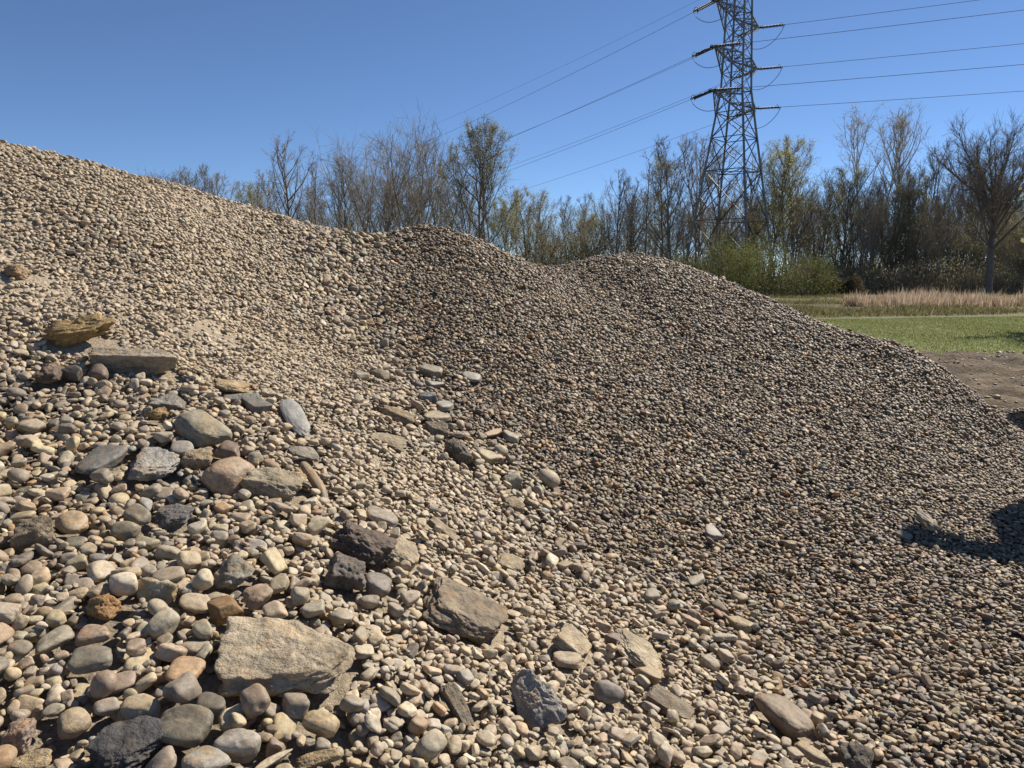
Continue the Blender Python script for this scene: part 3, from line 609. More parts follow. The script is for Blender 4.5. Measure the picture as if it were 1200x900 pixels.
EXPO = _cnt * S * S / (np.pi * SA * SB)
LIVE &= _cnt > 2
PU, PV, PT = proj(np.where(LIVE[:, None], POS, [0, 5, 0]))
PXS = np.sqrt(SA * SB) * 2 * F / PT                                   # size on the photograph, px
SCOL = HC[hue] * np.exp(RNG.normal(0, .14, (NST, 1))) * (1 + RNG.normal(0, .03, (NST, 3)))
_wash = np.clip(1 - sdu * 3, 0, 1)[:, None] * (_loc < .052)[:, None]
SCOL = SCOL * (1 - .20 * _wash * np.array([.72, 1.0, 1.32]))
_d = (np.clip(sdu * 1.2, 0, .9) * RNG.uniform(.6, 1.0, NST))[:, None]
SCOL = np.clip(SCOL * (1 - _d) + DUSTC * _d, .03, .75)

# the cobbles that show largest become things of their own, the rest of each pile one part of it
N_IND = 215
_inpic = LIVE & (PU > 6) & (PU < 1194) & (PV > 150) & (PV < 896) & (EXPO > .45)
_rank = np.where(_inpic, PXS * np.sqrt(np.clip(EXPO, 0, 1)), 0)
IND = np.argsort(-_rank)[:N_IND]; _isind = np.zeros(NST, bool); _isind[IND] = True


def bake(sel):
    VV, FF, CC, SM, o = [], [], [], [], 0
    lod = np.where(PXS > 15, 4, np.where(PXS > 6.5, 3, 2))
    for l in (2, 3, 4):
        Fc = ICO[l][1]; n = len(ICO[l][0])
        for p in range(len(KINDS)):
            ix = np.where(sel & (lod == l) & (proto == p))[0]
            if not len(ix): continue
            P = PROTO[l][p][None] * np.stack([SA, SB, SCc], 1)[ix][:, None, :]
            P = np.einsum('nvk,njk->nvj', P, ROT[ix]) + POS[ix][:, None]
            VV.append(P.reshape(-1, 3).astype(np.float32)); CC.append(np.repeat(SCOL[ix], n, 0).astype(np.float32))
            FF.append((Fc[None] + (o + n * np.arange(len(ix)))[:, None, None]).reshape(-1, 3).astype(np.int32)); o += n * len(ix); SM.append(np.full(len(ix) * len(Fc), KINDS[p] != 'angular'))
    return np.concatenate(VV), np.concatenate(FF), np.concatenate(CC), np.concatenate(SM)


PILE_LABEL = ['tall gravel pile rising at the left, dusty tan slope and a coarse cobble foot', 'middle gravel pile of dark washed pebbles with a rounded top between the other two',
              'far gravel pile of washed pebbles, low flat crest sloping towards the grass field']
_own = which_pile(GX, GY, ZC)
ni, nj = GX.shape
_quad = (np.arange(ni - 1)[:, None] * nj + np.arange(nj - 1)[None]).ravel()
_qf = np.stack([_quad, _quad + nj, _quad + nj + 1, _quad + 1], 1)
_fin = np.clip((DUST - .48) / .25, 0, 1) * np.clip(.62 + .55 * fbm(_n3 * 2.6, 3, 33).reshape(GX.shape), 0, 1.1)         # sandy fines that half bury the stones in patches
_core = np.stack([GX, GY, ZB - .004 + SIZE * _fin * .95], -1).reshape(-1, 3)
_corec = (np.array([.23, .19, .14]) * (1 - DUST.reshape(-1, 1)) + DUSTC * .95 * DUST.reshape(-1, 1))
for pi in range(3):
    f = _qf[(_own.ravel()[_qf[:, 0]] == pi) & (ZB.ravel()[_qf].max(1) > .004)]
    us, inv = np.unique(f, return_inverse=True)
    po = make_mesh('gravel_pile', _core[us], inv.reshape(-1, 4).astype(np.int32), M_GRIT, None, _corec[us])
    tag(po, PILE_LABEL[pi], 'gravel pile', 'gravel piles')
    V, Fc, Cc, Sm = bake(LIVE & (pile == pi) & ~_isind)
    ls = make_mesh('loose_stones', V, Fc, M_COBBLE, po, Cc); ls.data.polygons.foreach_set('use_smooth', Sm); tag(ls, kind='stuff')
    print('pile', pi, len(Fc), 'faces')

# ---------------------------------------------------------------- the largest cobbles, each with a label that singles it out
SHAPE_W = {'round': ['rounded', 'plump', 'smooth'], 'flat': ['flat', 'flattish', 'slab-like'], 'egg': ['egg-shaped', 'oval', 'potato-shaped'], 'angular': ['angular', 'chipped', 'faceted']}
LM = [(u, v, w_, h_, s_) for u, v, w_, h_, s_ in rock_px]


def rel(du, dv, w_, h_):
    d = math.hypot(du / max(w_, 20), dv / max(h_, 20))
    near = 'just ' if d < 1.0 else ''
    ang = math.degrees(math.atan2(-dv, du)) % 360
    return near + ['right of', 'uphill to the right of', 'uphill of', 'uphill to the left of', 'left of', 'below and left of', 'below', 'below and right of'][int(((ang + 22.5) % 360) // 45)]


_used = set()
for n_, k in enumerate(IND):
    u, v = PU[k], PV[k]; kd = KINDS[proto[k]]
    near = sorted(LM, key=lambda L: math.hypot((L[0] - u) / (L[2] + 30), (L[1] - v) / (L[3] + 30)))
    size = 'large' if PXS[k] > 42 else 'fist-sized' if PXS[k] > 30 else 'small'
    if ab[k] > 1.36 and kd != 'flat': size = size + ' long' if size != 'fist-sized' else 'long'
    cn = HN[int(np.argmin((np.log(HC / SCOL[k]) ** 2 * [1, 1, 1]).sum(1) + .8 * ((HC / HC.sum(1)[:, None] - SCOL[k] / SCOL[k].sum()) ** 2).sum(1) * 60))]; opts = []
    sh = SHAPE_W[kd]
    for L in near[:2]:
        r = rel(u - L[0], v - L[1], L[2], L[3])
        opts += [f'{sh[0]} {cn} cobble {r} the {L[4]}', f'{size} {sh[0]} {cn} cobble {r} the {L[4]}', f'{size} {sh[1]} {cn} cobble {r} the {L[4]}', f'{size} {sh[2]} {cn} cobble {r} the {L[4]}']
    opts += [f'{size} {x} {cn} cobble between the {near[0][4]} and the {near[1][4]}' for x in sh]
    opts += [f'{size} {cn} cobble between the {near[0][4]} and the {near[2][4]}'] + [f'{size} {x} {cn} cobble near the {near[2][4]}' for x in sh]
    lab = next((o for o in opts if o not in _used and len(o.replace('-', ' ').split()) <= 16), opts[0] + ' edge'); _used.add(lab)
    V = (stone_shape(ICO[4][0], 5000 + n_, kd) * [SA[k], SB[k], SCc[k]]) @ ROT[k].T
    g = fbm(V / ssz[k] * 2.2 + n_, 3, n_); cc = SCOL[k][None] * (1 + .13 * g + .08 * fbm(V / ssz[k] * 9 + n_, 2, n_))[:, None]
    if n_ % 7 == 0:                                                      # a quartz band through some of them
        q = np.exp(-((V @ unit(RNG.normal(size=3))) / (.05 * ssz[k])) ** 2)[:, None]; cc = cc * (1 - .5 * q) + np.array([.5, .46, .4]) * .5 * q
    o = make_mesh('cobble', V, ICO[4][1], M_COBBLE, None, np.clip(cc, .02, .8)); o.location = POS[k]
    tag(o, lab, 'cobble', 'largest cobbles lying loose on the piles')
# ---------------------------------------------------------------- ground, field, track, soil mound
def ground_mat(name, stops, scale, fine, bmp, rough=.95):
    m, nt, b = new_mat(name); p = geo_pos(nt)
    c = ramp(nt, noise(nt, scale, 6, .62, p, .4), stops)
    for sc, lo, hi in fine:
        c = mixc(nt, 1.0, c, ramp(nt, noise(nt, sc, 4, .65, p), [(.3, (lo,) * 3), (.7, (hi,) * 3)]), 'MULTIPLY')
    nt.links.new(c, b.inputs['Base Color']); b.inputs['Roughness'].default_value = rough; b.inputs['Specular IOR Level'].default_value = .2
    for sc, st, ds in bmp: bump(nt, b, noise(nt, sc, 5, .65, p), st, ds)
    return m


M_GROUND = ground_mat('rough grass ground', [(.3, (.075, .062, .032)), (.5, (.115, .105, .045)), (.7, (.17, .14, .07))], .35, [(2.5, .8, 1.2), (14, .75, 1.25)], [(3, .7, .12)])
M_YARD = ground_mat('gravelly yard soil', [(.3, (.12, .095, .066)), (.55, (.20, .165, .118)), (.75, (.27, .225, .165))], 1.3, [(9, .75, 1.25), (48, .6, 1.35)], [(9, .6, .05), (55, .8, .025)])
M_FIELD = ground_mat('mown grass', [(.3, (.14, .16, .055)), (.5, (.17, .195, .07)), (.72, (.215, .22, .09))], .45, [(2.2, .82, 1.2), (18, .7, 1.25)], [(6, .6, .08), (40, .6, .03)])
M_TRACK = ground_mat('pale gravel track', [(.3, (.12, .12, .06)), (.7, (.165, .16, .09))], .9, [(12, .8, 1.2)], [(14, .5, .04)])
M_SOIL = ground_mat('brown soil', [(.28, (.10, .075, .05)), (.5, (.175, .135, .092)), (.72, (.235, .185, .125))], .9, [(5, .75, 1.2), (30, .6, 1.35), (110, .7, 1.3)], [(4, .8, .1), (26, .9, .05)])


def sheet(name, outline, z, mat):
    V = np.array([(x, y, z) for x, y in outline]); o = make_mesh(name, V, np.arange(len(V))[None].astype(np.int32), mat, smooth=False)
    tag(o, kind='structure'); return o


def wavy(x0, x1, y, amp, n, s):
    xs = np.linspace(x0, x1, n); return [(x, y + amp * float(vnoise(np.array([[x * .45, s, 0.]]), s)[0]) + .4 * amp * float(vnoise(np.array([[x * 1.9, s, 3.]]), s)[0])) for x in xs]


sheet('ground', [(-1500, -800), (1500, -800), (1500, 2500), (-1500, 2500)], 0.0, M_GROUND)
ya = wavy(-30, 60, 20.1, .5, 160, 3)
sheet('yard', [(-30, -12), (60, -12)] + ya[::-1], .004, M_YARD)


def track_y(x): return 37.2 + .27 * (x - 15) - .0016 * (x - 15) ** 2


fb = wavy(-60, 95, 0, .35, 160, 8)
sheet('grass_field', [(x, y - .3) for x, y in wavy(-60, 95, 20.1, .5, 200, 3)] + [(x, track_y(x) + d) for x, d in fb[::-1]], .008, M_FIELD)
tb = wavy(-60, 95, 0, .3, 160, 12)
sheet('gravel_track', [(x, track_y(x) - .1 + d) for x, d in fb] + [(x, track_y(x) + 1.1 + d) for x, d in tb[::-1]], .012, M_TRACK)

# low heap of soil between the far pile and the field
mx = np.arange(5.0, 34, .1); my = np.arange(8.5, 21.0, .1); MX, MY = np.meshgrid(mx, my, indexing='ij'); mp = np.stack([MX.ravel(), MY.ravel(), 0 * MX.ravel()], 1)
rid = 16.8 + .5 * np.sin(MX * .35)
prof = np.where(MY < rid, np.clip((MY - 9.6) / (rid - 9.6), 0, 1) ** 1.35, np.clip(1 - (MY - rid) / 2.4, 0, 1))
ends = np.clip((MX - 5.6) / 2.2, 0, 1); ends = ends * ends * (3 - 2 * ends) * np.clip((34 - MX) / 5, 0, 1)
MZ = .40 * prof * ends * (1 + .22 * fbm(mp * .5, 2, 4).reshape(MX.shape)) + .09 * prof * ends * fbm(mp * 1.5, 3, 6).reshape(MX.shape) + .075 * np.minimum(1, prof * 4) * ends * fbm(mp * 2.6, 4, 16).reshape(MX.shape)
MZ = np.where(prof * ends < .004, -.05, MZ + .006)
mi, mj = MX.shape; qd = (np.arange(mi - 1)[:, None] * mj + np.arange(mj - 1)[None]).ravel()
tag(make_mesh('soil_mound', np.stack([MX, MY, MZ], -1).reshape(-1, 3), np.stack([qd, qd + mj, qd + mj + 1, qd + 1], 1).astype(np.int32), M_SOIL), kind='structure')


def blades(name, n, region, hgt, wid, cols, seed, lean=.35, ground=lambda x, y: 0 * x, label=None, dens=None):
    """Thin upright leaf blades over a stretch of ground, one object."""
    g = np.random.default_rng(seed); x, y = region(g, n)
    if dens is not None:
        k = g.uniform(size=len(x)) < dens(x, y); x, y = x[k], y[k]
    n = len(x); h = hgt * g.lognormal(0, .28, n) * (1 + .3 * vnoise(np.stack([x * .5, y * .3, 0 * x], 1), seed)); wd = wid * g.uniform(.6, 1.4, n); a = g.uniform(0, 2 * np.pi, n)
    lx, ly = g.normal(0, lean, n) * h, g.normal(0, lean, n) * h; z = ground(x, y)
    dx, dy = np.cos(a) * wd / 2, np.sin(a) * wd / 2
    V = np.empty((n, 5, 3)); V[:, 0] = np.stack([x - dx, y - dy, z - .01], 1); V[:, 1] = np.stack([x + dx, y + dy, z - .01], 1)
    V[:, 2] = np.stack([x + dx * .8 + lx * .4, y + dy * .8 + ly * .4, z + h * .6], 1); V[:, 3] = np.stack([x - dx * .8 + lx * .4, y - dy * .8 + ly * .4, z + h * .6], 1)
    V[:, 4] = np.stack([x + lx, y + ly, z + h], 1)
    o5 = np.arange(n)[:, None] * 5
    c = np.array(cols)[g.integers(0, len(cols), n)] * g.uniform(.75, 1.25, (n, 1))
    ob = make_mesh(name, V.reshape(-1, 3), [(o5 + [0, 1, 2, 3]).astype(np.int32), (o5 + [3, 2, 4]).astype(np.int32)], M_LEAF, None, np.repeat(c, 5, 0), False)
    tag(ob, label, kind='stuff'); return ob


M_LEAF, nt, b = new_mat('leaves and blades')
c = N(nt, 'ShaderNodeAttribute', attribute_name='col').outputs['Color']; nt.links.new(c, b.inputs['Base Color']); b.inputs['Roughness'].default_value = .75; b.inputs['Specular IOR Level'].default_value = .2
tr = N(nt, 'ShaderNodeBsdfTranslucent'); nt.links.new(c, tr.inputs[0]); ms = N(nt, 'ShaderNodeMixShader'); ms.inputs[0].default_value = .42
nt.links.new(b.outputs[0], ms.inputs[1]); nt.links.new(tr.outputs[0], ms.inputs[2])
nt.links.new(ms.outputs[0], [x for x in nt.nodes if x.type == 'OUTPUT_MATERIAL'][0].inputs[0])


def wedge(y0, y1, u0, u1):
    """Points over the ground between two distances, across a stretch of the view and a little beyond."""
    def f(g, n):
        y = np.sqrt(g.uniform(y0 ** 2, y1 ** 2, n)); k = g.uniform((u0 - 600) / F, (u1 - 600) / F, n); return k * y, y
    return f


def clump(sc, thr, sd):
    return lambda x, y: np.clip((fbm(np.stack([x * sc, y * sc, 0 * x], 1), 3, sd) - thr) * 2.0 + .5, .02, 1)


blades('grass', 150000, wedge(20.2, 42, 760, 1500), .05, .022, [(.20, .235, .075), (.24, .26, .095), (.17, .205, .06), (.29, .27, .13)], 31, .6, dens=lambda x, y: (y < track_y(x) - .2) * .9)
blades('rough_grass', 80000, wedge(37, 82, 700, 1500), .24, .05, [(.19, .165, .075), (.155, .15, .06), (.24, .20, .105), (.13, .125, .05)], 32, .6, dens=lambda x, y: (y > track_y(x) + 1.4) * clump(.22, .05, 79)(x, y))
blades('dry_reeds', 26000, lambda g, n: ((lambda u, y: (u * y, y))(g.uniform((985 - 600) / F, (1215 - 600) / F, n), 50 + 11 * g.beta(2, 2, n))), .62, .035, [(.44, .325, .215), (.52, .41, .29), (.36, .26, .17), (.58, .48, .36)], 33, .16,
       dens=lambda x, y: np.clip((fbm(np.stack([x * .55, y * .3, 0 * x], 1), 3, 81) + .05) * 2.4, 0, 1), label='tall dry tan reeds standing in a strip before the wood')

# stones lying about on the soil and the yard
_g = np.random.default_rng(88); _nn = 1100; _y = np.sqrt(_g.uniform(9.5 ** 2, 20 ** 2, _nn)); _x = _g.uniform(.5, .72, _nn) * _y
_zi = np.clip(((_x - 5.0) / .1).astype(int), 0, mi - 1); _zj = np.clip(((_y - 8.5) / .1).astype(int), 0, mj - 1); _z = np.maximum(MZ[_zi, _zj], .004)
_sz = .018 * _g.lognormal(0, .5, _nn); _V, _Fq = ICO[2]; _sh = np.stack([_sz * _g.uniform(.9, 1.5, _nn), _sz, _sz * _g.uniform(.5, .8, _nn)], 1); _an = _g.uniform(0, 6.28, _nn)
_W = np.stack([PROTO[2][k % len(KINDS)] for k in range(_nn)]) * _sh[:, None]; _W = np.stack([_W[..., 0] * np.cos(_an)[:, None] - _W[..., 1] * np.sin(_an)[:, None], _W[..., 0] * np.sin(_an)[:, None] + _W[..., 1] * np.cos(_an)[:, None], _W[..., 2]], -1) + np.stack([_x, _y, _z + _sh[:, 2] * .3], 1)[:, None]
tag(make_mesh('scattered_stones', _W.reshape(-1, 3), (_Fq[None] + (len(_V) * np.arange(_nn))[:, None, None]).reshape(-1, 3).astype(np.int32), M_COBBLE, None, np.repeat(HC[_g.integers(0, 6, _nn)] * .8, len(_V), 0)), kind='stuff')
# ---------------------------------------------------------------- trees, shrubs, undergrowth
M_BARK = attr_mat('bark', .9, [(14, .6, .03)], [(3, .75, 1.25), (18, .7, 1.25)], .2)


class Tubes:
    def __init__(s): s.V, s.F, s.C, s.n = [], [], [], 0

    def add(s, pts, rad, k, col):
        pts = np.asarray(pts, float); m = len(pts); d = np.gradient(pts, axis=0); d /= np.linalg.norm(d, axis=1)[:, None] + 1e-9
        ref = np.where(np.abs(d[:, 2:3]) > .9, [[1., 0, 0]], [[0, 0, 1.]]); a = np.cross(d, ref); a /= np.linalg.norm(a, axis=1)[:, None] + 1e-9; b = np.cross(d, a)
        th = np.arange(k) * 2 * np.pi / k
        R = pts[:, None] + np.asarray(rad)[:, None, None] * (np.cos(th)[None, :, None] * a[:, None] + np.sin(th)[None, :, None] * b[:, None])
        i = (np.arange(m - 1)[:, None] * k + np.arange(k)[None]); j = (np.arange(m - 1)[:, None] * k + (np.arange(k)[None] + 1) % k)
        s.F.append((np.stack([i, j, j + k, i + k], -1).reshape(-1, 4) + s.n)); s.V.append(R.reshape(-1, 3)); s.C.append(np.repeat(np.array(col)[None], m * k, 0)); s.n += m * k

    def get(s): return np.concatenate(s.V), np.concatenate(s.F).astype(np.int32), np.concatenate(s.C)


def limb(g, p, d, L, n, wig, up):
    pts = [np.array(p, float)]; d = unit(d)
    for _ in range(n):
        d = unit(d + g.normal(0, wig, 3) + [0, 0, up]); pts.append(pts[-1] + d * L / n)
    return np.array(pts)


TREE_KIND = {  # first branch height, limbs, angle deg, limb length, twig density, up-bend, lean of trunk, buds
    'slim': dict(f=.25, n=22, ang=(22, 40), L=.26, sub=7, tw=6, up=.10, buds=0, r=.011),
    'oval': dict(f=.15, n=26, ang=(30, 50), L=.30, sub=7, tw=6, up=.12, buds=0, r=.012),
    'spread': dict(f=.10, n=10, ang=(14, 46), L=.80, sub=15, tw=9, up=.06, buds=0, r=.013),
    'big': dict(f=.26, n=22, ang=(25, 68), L=.56, sub=22, tw=11, up=.11, buds=0, r=.020),
    'pole': dict(f=.45, n=14, ang=(40, 75), L=.09, sub=4, tw=3, up=.05, buds=0, r=.008),
    'tall': dict(f=.48, n=16, ang=(18, 38), L=.26, sub=7, tw=6, up=.12, buds=0, r=.010),
    'leafy': dict(f=.22, n=22, ang=(32, 64), L=.42, sub=9, tw=7, up=.12, buds=9500, r=.012),
    'fuzzy': dict(f=.2, n=22, ang=(20, 58), L=.42, sub=11, tw=8, up=.12, buds=0, r=.011),
    'dome': dict(f=.15, n=18, ang=(25, 70), L=.52, sub=10, tw=8, up=.10, buds=10000, r=.013),
    'scrub': dict(f=.05, n=14, ang=(15, 60), L=.60, sub=8, tw=6, up=.06, buds=1500, r=.009),
}


def tree_data(seed, h, kind, bark=(.115, .098, .078), bud=(.20, .20, .07), twin=False):
    g = np.random.default_rng(seed); K = TREE_KIND[kind]; T, Cn = Tubes(), Tubes(); tips = []
    stems = 1 if not twin else 2
    for sidx in range(stems):
        tr_ = limb(g, (0, 0, -.15), (g.normal(0, .05) + .12 * (sidx * 2 - 1) * (stems > 1), g.normal(0, .05), 1), h * .97, 12, .045, .06)
        top = .35 if kind in ('spread', 'scrub', 'dome') else .62 if kind == 'big' else .98
        m = max(3, int(12 * top)); tr = tr_[:m + 1]
        rb = h * K['r'] * (1.0 if stems == 1 else .75); rr = np.linspace(rb, rb * (.22 if top > .9 else .6), len(tr)); rr[0] *= 1.5
        T.add(tr, rr, 7, np.array(bark) * g.uniform(.85, 1.15))
        for i in range(K['n']):
            q = K['f'] + (top * 1.0 - K['f']) * (i + g.uniform(0, 1)) / K['n'] if K['f'] < top else top * g.uniform(.5, 1)
            q = min(q, top - .01); x = q * 12; a = int(x); p = tr_[a] + (tr_[min(a + 1, 12)] - tr_[a]) * (x - a)
            az = i * 2.4 + g.normal(0, .5); an = math.radians(g.uniform(*K['ang']))
            sh = 1.0 if kind in ('spread', 'scrub') else (1.15 - .75 * (q - K['f']) / max(.05, top - K['f'])) if top > .9 else g.uniform(.75, 1.1)
            if kind in ('slim', 'oval', 'tall'): sh = .35 + 1.0 * math.sin(math.pi * min(1, .18 + .82 * (q - K['f']) / (top - K['f'])) ** .8)
            L = h * K['L'] * sh * g.uniform(.75, 1.15)
            L = min(L, (h * 1.02 - p[2]) / max(.25, math.cos(an)))
            d = np.array([math.sin(an) * math.cos(az), math.sin(an) * math.sin(az), math.cos(an)]); r0 = rb * (.42 if K['n'] > 12 else .5) * g.uniform(.7, 1.1) * (.6 + .4 * sh)
            b1 = limb(g, p, d, L, 7, .10, K['up']); Cn.add(b1, np.linspace(r0, r0 * .18, 8), 5, np.array(bark) * g.uniform(.8, 1.15))
            for j in range(K['sub']):
                y = g.uniform(.22, 1.0) * 7; a = min(6, int(y)); p2 = b1[a] + (b1[a + 1] - b1[a]) * (y - a); ax = unit(b1[a + 1] - b1[a])
                d2 = unit(ax + g.normal(0, .55, 3) + [0, 0, .15]); L2 = L * g.uniform(.22, .5) * (1.1 - .5 * y / 7); L2 = max(L2, .05 * h)
                b2 = limb(g, p2, d2, L2, 4, .14, .07); r2 = max(.016, r0 * .36 * (1.1 - .6 * y / 7)); Cn.add(b2, np.linspace(r2, r2 * .35, 5), 4, np.array(bark) * g.uniform(.8, 1.2)); tips.append(b2[2:])
                for t_ in range(K['tw']):
                    z = g.uniform(.2, 1.0) * 4; a2 = min(3, int(z)); p3 = b2[a2] + (b2[a2 + 1] - b2[a2]) * (z - a2)
                    d3 = unit(unit(b2[a2 + 1] - b2[a2]) + g.normal(0, .6, 3) + [0, 0, .12]); L3 = max(.35, L2 * g.uniform(.3, .65))
                    b3 = limb(g, p3, d3, L3, 2, .12, .05); Cn.add(b3, np.array([.013, .011, .007]) * (h / 18) ** .5, 3, np.array(bark) * g.uniform(.9, 1.35)); tips.append(b3[1:])
    V, Fc, Cc = Cn.get(); faces = [Fc]
    if K['buds']:
        tp = np.concatenate(tips); k = g.integers(0, len(tp), K['buds']); c0 = tp[k] + g.normal(0, .22, (K['buds'], 3)); s = .055 * g.lognormal(0, .35, (K['buds'], 1))
        a = g.normal(size=(K['buds'], 3)); a /= np.linalg.norm(a, axis=1)[:, None]; b = np.cross(a, g.normal(size=(K['buds'], 3))); b /= np.linalg.norm(b, axis=1)[:, None]
        Q = np.stack([c0 - a * s, c0 + b * s * .6, c0 + a * s, c0 - b * s * .6], 1).reshape(-1, 3)
        n0 = len(V); V = np.concatenate([V, Q]); Cc = np.concatenate([Cc, np.repeat(np.array(bud) * g.uniform(.6, 1.4, (K['buds'], 1)), 4, 0)])
        faces.append((np.arange(K['buds'])[:, None] * 4 + np.arange(4)[None] + n0).astype(np.int32))
    return T.get(), (V, faces, Cc)


def make_tree(name, seed, h, kind, **kw):
    (tv, tf, tc), (cv, cf, cc) = tree_data(seed, h, kind, **kw)
    r = empty(name); make_mesh('trunk', tv, tf, M_BARK, r, tc); make_mesh('crown', cv, cf, M_BARK if len(cf) == 1 else M_LEAF, r, cc, smooth=len(cf) == 1); r['_h'] = h
    return r


def copy_thing(src, name=None):
    c = src.copy(); COL.objects.link(c)
    for ch in src.children:
        d = ch.copy(); COL.objects.link(d); d.parent = c
    return c


def put(o, u, D, vtop, rz=None):
    """Stand a tree on the ground D metres ahead with its top at picture height vtop."""
    x = (u - 600) / F * (D * CP + 2.1 * SP); zt = 0
    tz = np.linspace(0, 60, 1201); vv = proj(np.stack([np.full(1201, x), np.full(1201, D), tz], 1))[1]; zt = float(np.interp(-vtop, -vv, tz))
    s = zt / o['_h']; o.location = (x, D, 0); o.scale = (s, s, s); o.rotation_euler = (0, 0, random.uniform(0, 6.28) if rz is None else rz)
    return o


BROWN, DARK, PALE, GREY = (.28, .235, .18), (.20, .17, .135), (.46, .42, .35), (.25, .225, .19)
HAZE, OLIVE, YGREEN = (.42, .39, .21), (.34, .33, .15), (.41, .40, .165)
KEY = [  # u, D, top v, kind, bark, bud, twin, label
    (340, 112, 166, 'oval', BROWN, None, False, 'lone narrow oval bare tree over the tall pile crest'),
    (318, 118, 208, 'fuzzy', BROWN, None, False, 'low fuzzy bare tree just left of the lone narrow oval one'),
    (375, 116, 196, 'slim', BROWN, None, False, 'thin bare tree between the narrow oval tree and the spreading cluster'),
    (396, 110, 186, 'slim', GREY, None, True, 'forked thin bare tree at the left edge of the spreading cluster'),
    (446, 104, 160, 'spread', GREY, None, False, 'wide fan shaped bare tree with many rising stems, left of its pair'),
    (484, 100, 158, 'spread', BROWN, None, False, 'wide fan shaped bare tree crossing branches with its left neighbour'),
    (420, 112, 180, 'spread', BROWN, None, False, 'smaller fan shaped bare tree half behind the wide one'),
    (520, 108, 166, 'slim', BROWN, None, True, 'narrow twin stemmed bare tree right of the fan shaped pair'),
    (560, 86, 150, 'leafy', DARK, (.33, .32, .14), False, 'dark trunked tree with a veil of young olive leaves, highest over the middle pile'),
    (574, 85, 158, 'tall', DARK, None, True, 'dark leafless forked tree entwined with the olive leaved one'),
    (543, 96, 215, 'slim', BROWN, None, False, 'low bare sapling tree left of the dark forked tree'),
    (592, 100, 236, 'leafy', BROWN, YGREEN, False, 'small yellow green budding tree right of the dark forked tree'),
    (618, 112, 226, 'leafy', BROWN, HAZE, False, 'small hazy budding tree, the first of a low pair'),
    (642, 112, 230, 'leafy', BROWN, HAZE, False, 'small hazy budding tree, the second of a low pair'),
    (692, 104, 219, 'dome', BROWN, HAZE, False, 'round topped budding tree behind the far pile'),
    (722, 98, 204, 'slim', DARK, None, False, 'ragged dark bare tree right of the round topped budding one'),
    (755, 92, 170, 'pole', DARK, None, False, 'straight pole like tree with almost no branches'),
    (737, 104, 216, 'oval', DARK, None, False, 'short dark bare tree tucked against the pole like tree'),
    (788, 94, 172, 'fuzzy', DARK, None, False, 'dark bare tree midway between the pole like tree and the pylon'),
    (776, 108, 190, 'leafy', BROWN, OLIVE, False, 'olive budding tree behind the dark bare tree near the pylon'),
    (815, 100, 166, 'slim', BROWN, None, True, 'forked bare tree just left of the pylon legs'),
    (838, 112, 176, 'fuzzy', BROWN, None, False, 'bare tree seen through the left side of the pylon'),
    (872, 110, 190, 'oval', DARK, None, False, 'dark bare tree seen through the right side of the pylon'),
    (900, 106, 172, 'leafy', BROWN, YGREEN, False, 'yellow green budding tree directly right of the pylon'),
    (932, 106, 162, 'slim', BROWN, HAZE, False, 'tall slim bare tree rising above the yellow green one'),
    (922, 102, 182, 'leafy', BROWN, YGREEN, False, 'second yellow green budding tree, right of its twin by the pylon'),
    (958, 108, 206, 'fuzzy', DARK, None, False, 'short dark bare tree filling the dip in the wood line'),
    (985, 102, 202, 'leafy', DARK, OLIVE, False, 'dull olive budding tree before the two tall pale ones'),
    (1012, 108, 142, 'tall', PALE, None, True, 'tall pale barked tree with twin stems, first of the two tall pale trees'),
    (1054, 108, 140, 'tall', PALE, None, False, 'tall pale barked tree with one straight stem and fan shaped top'),
    (1036, 100, 196, 'fuzzy', DARK, None, False, 'dark bare tree filling the gap below the two tall pale trees'),
    (1084, 98, 176, 'fuzzy', DARK, None, False, 'dark bare tree between the pale fan topped tree and the great spreading tree'),
    (1157, 80, 138, 'big', DARK, None, False, 'great spreading dark tree with a thick trunk, widest crown in the wood'),
    (1203, 90, 130, 'slim', BROWN, None, True, 'tall bare tree cut by the right edge'),
    (1120, 100, 190, 'slim', DARK, None, False, 'thin dark tree behind the left limbs of the great spreading tree'),
    (296, 128, 219, 'leafy', BROWN, YGREEN, False, 'small green budding tree peeping over the tall pile crest'),
    (225, 150, 204, 'fuzzy', BROWN, None, False, 'low bare tree, first of a row peeping over the tall pile'),
    (248, 152, 202, 'fuzzy', GREY, None, False, 'low bare tree, second of a row peeping over the tall pile'),
    (266, 150, 207, 'fuzzy', BROWN, None, False, 'low bare tree, third of a row peeping over the tall pile'),
    (205, 155, 205, 'fuzzy', GREY, None, False, 'lowest bare tree of the row, half sunk behind the tall pile crest'),
]
for i, (u, D, vt, kind, bark, bud, twin, lab) in enumerate(KEY):
    nm = 'budding_tree' if kind in ('leafy', 'dome') else 'bare_tree'
    tag(put(make_tree(nm, 900 + i, 18.0, kind, bark=bark, bud=bud or HAZE, twin=twin), u, D, vt), lab, 'tree', 'trees along the edge of the wood')

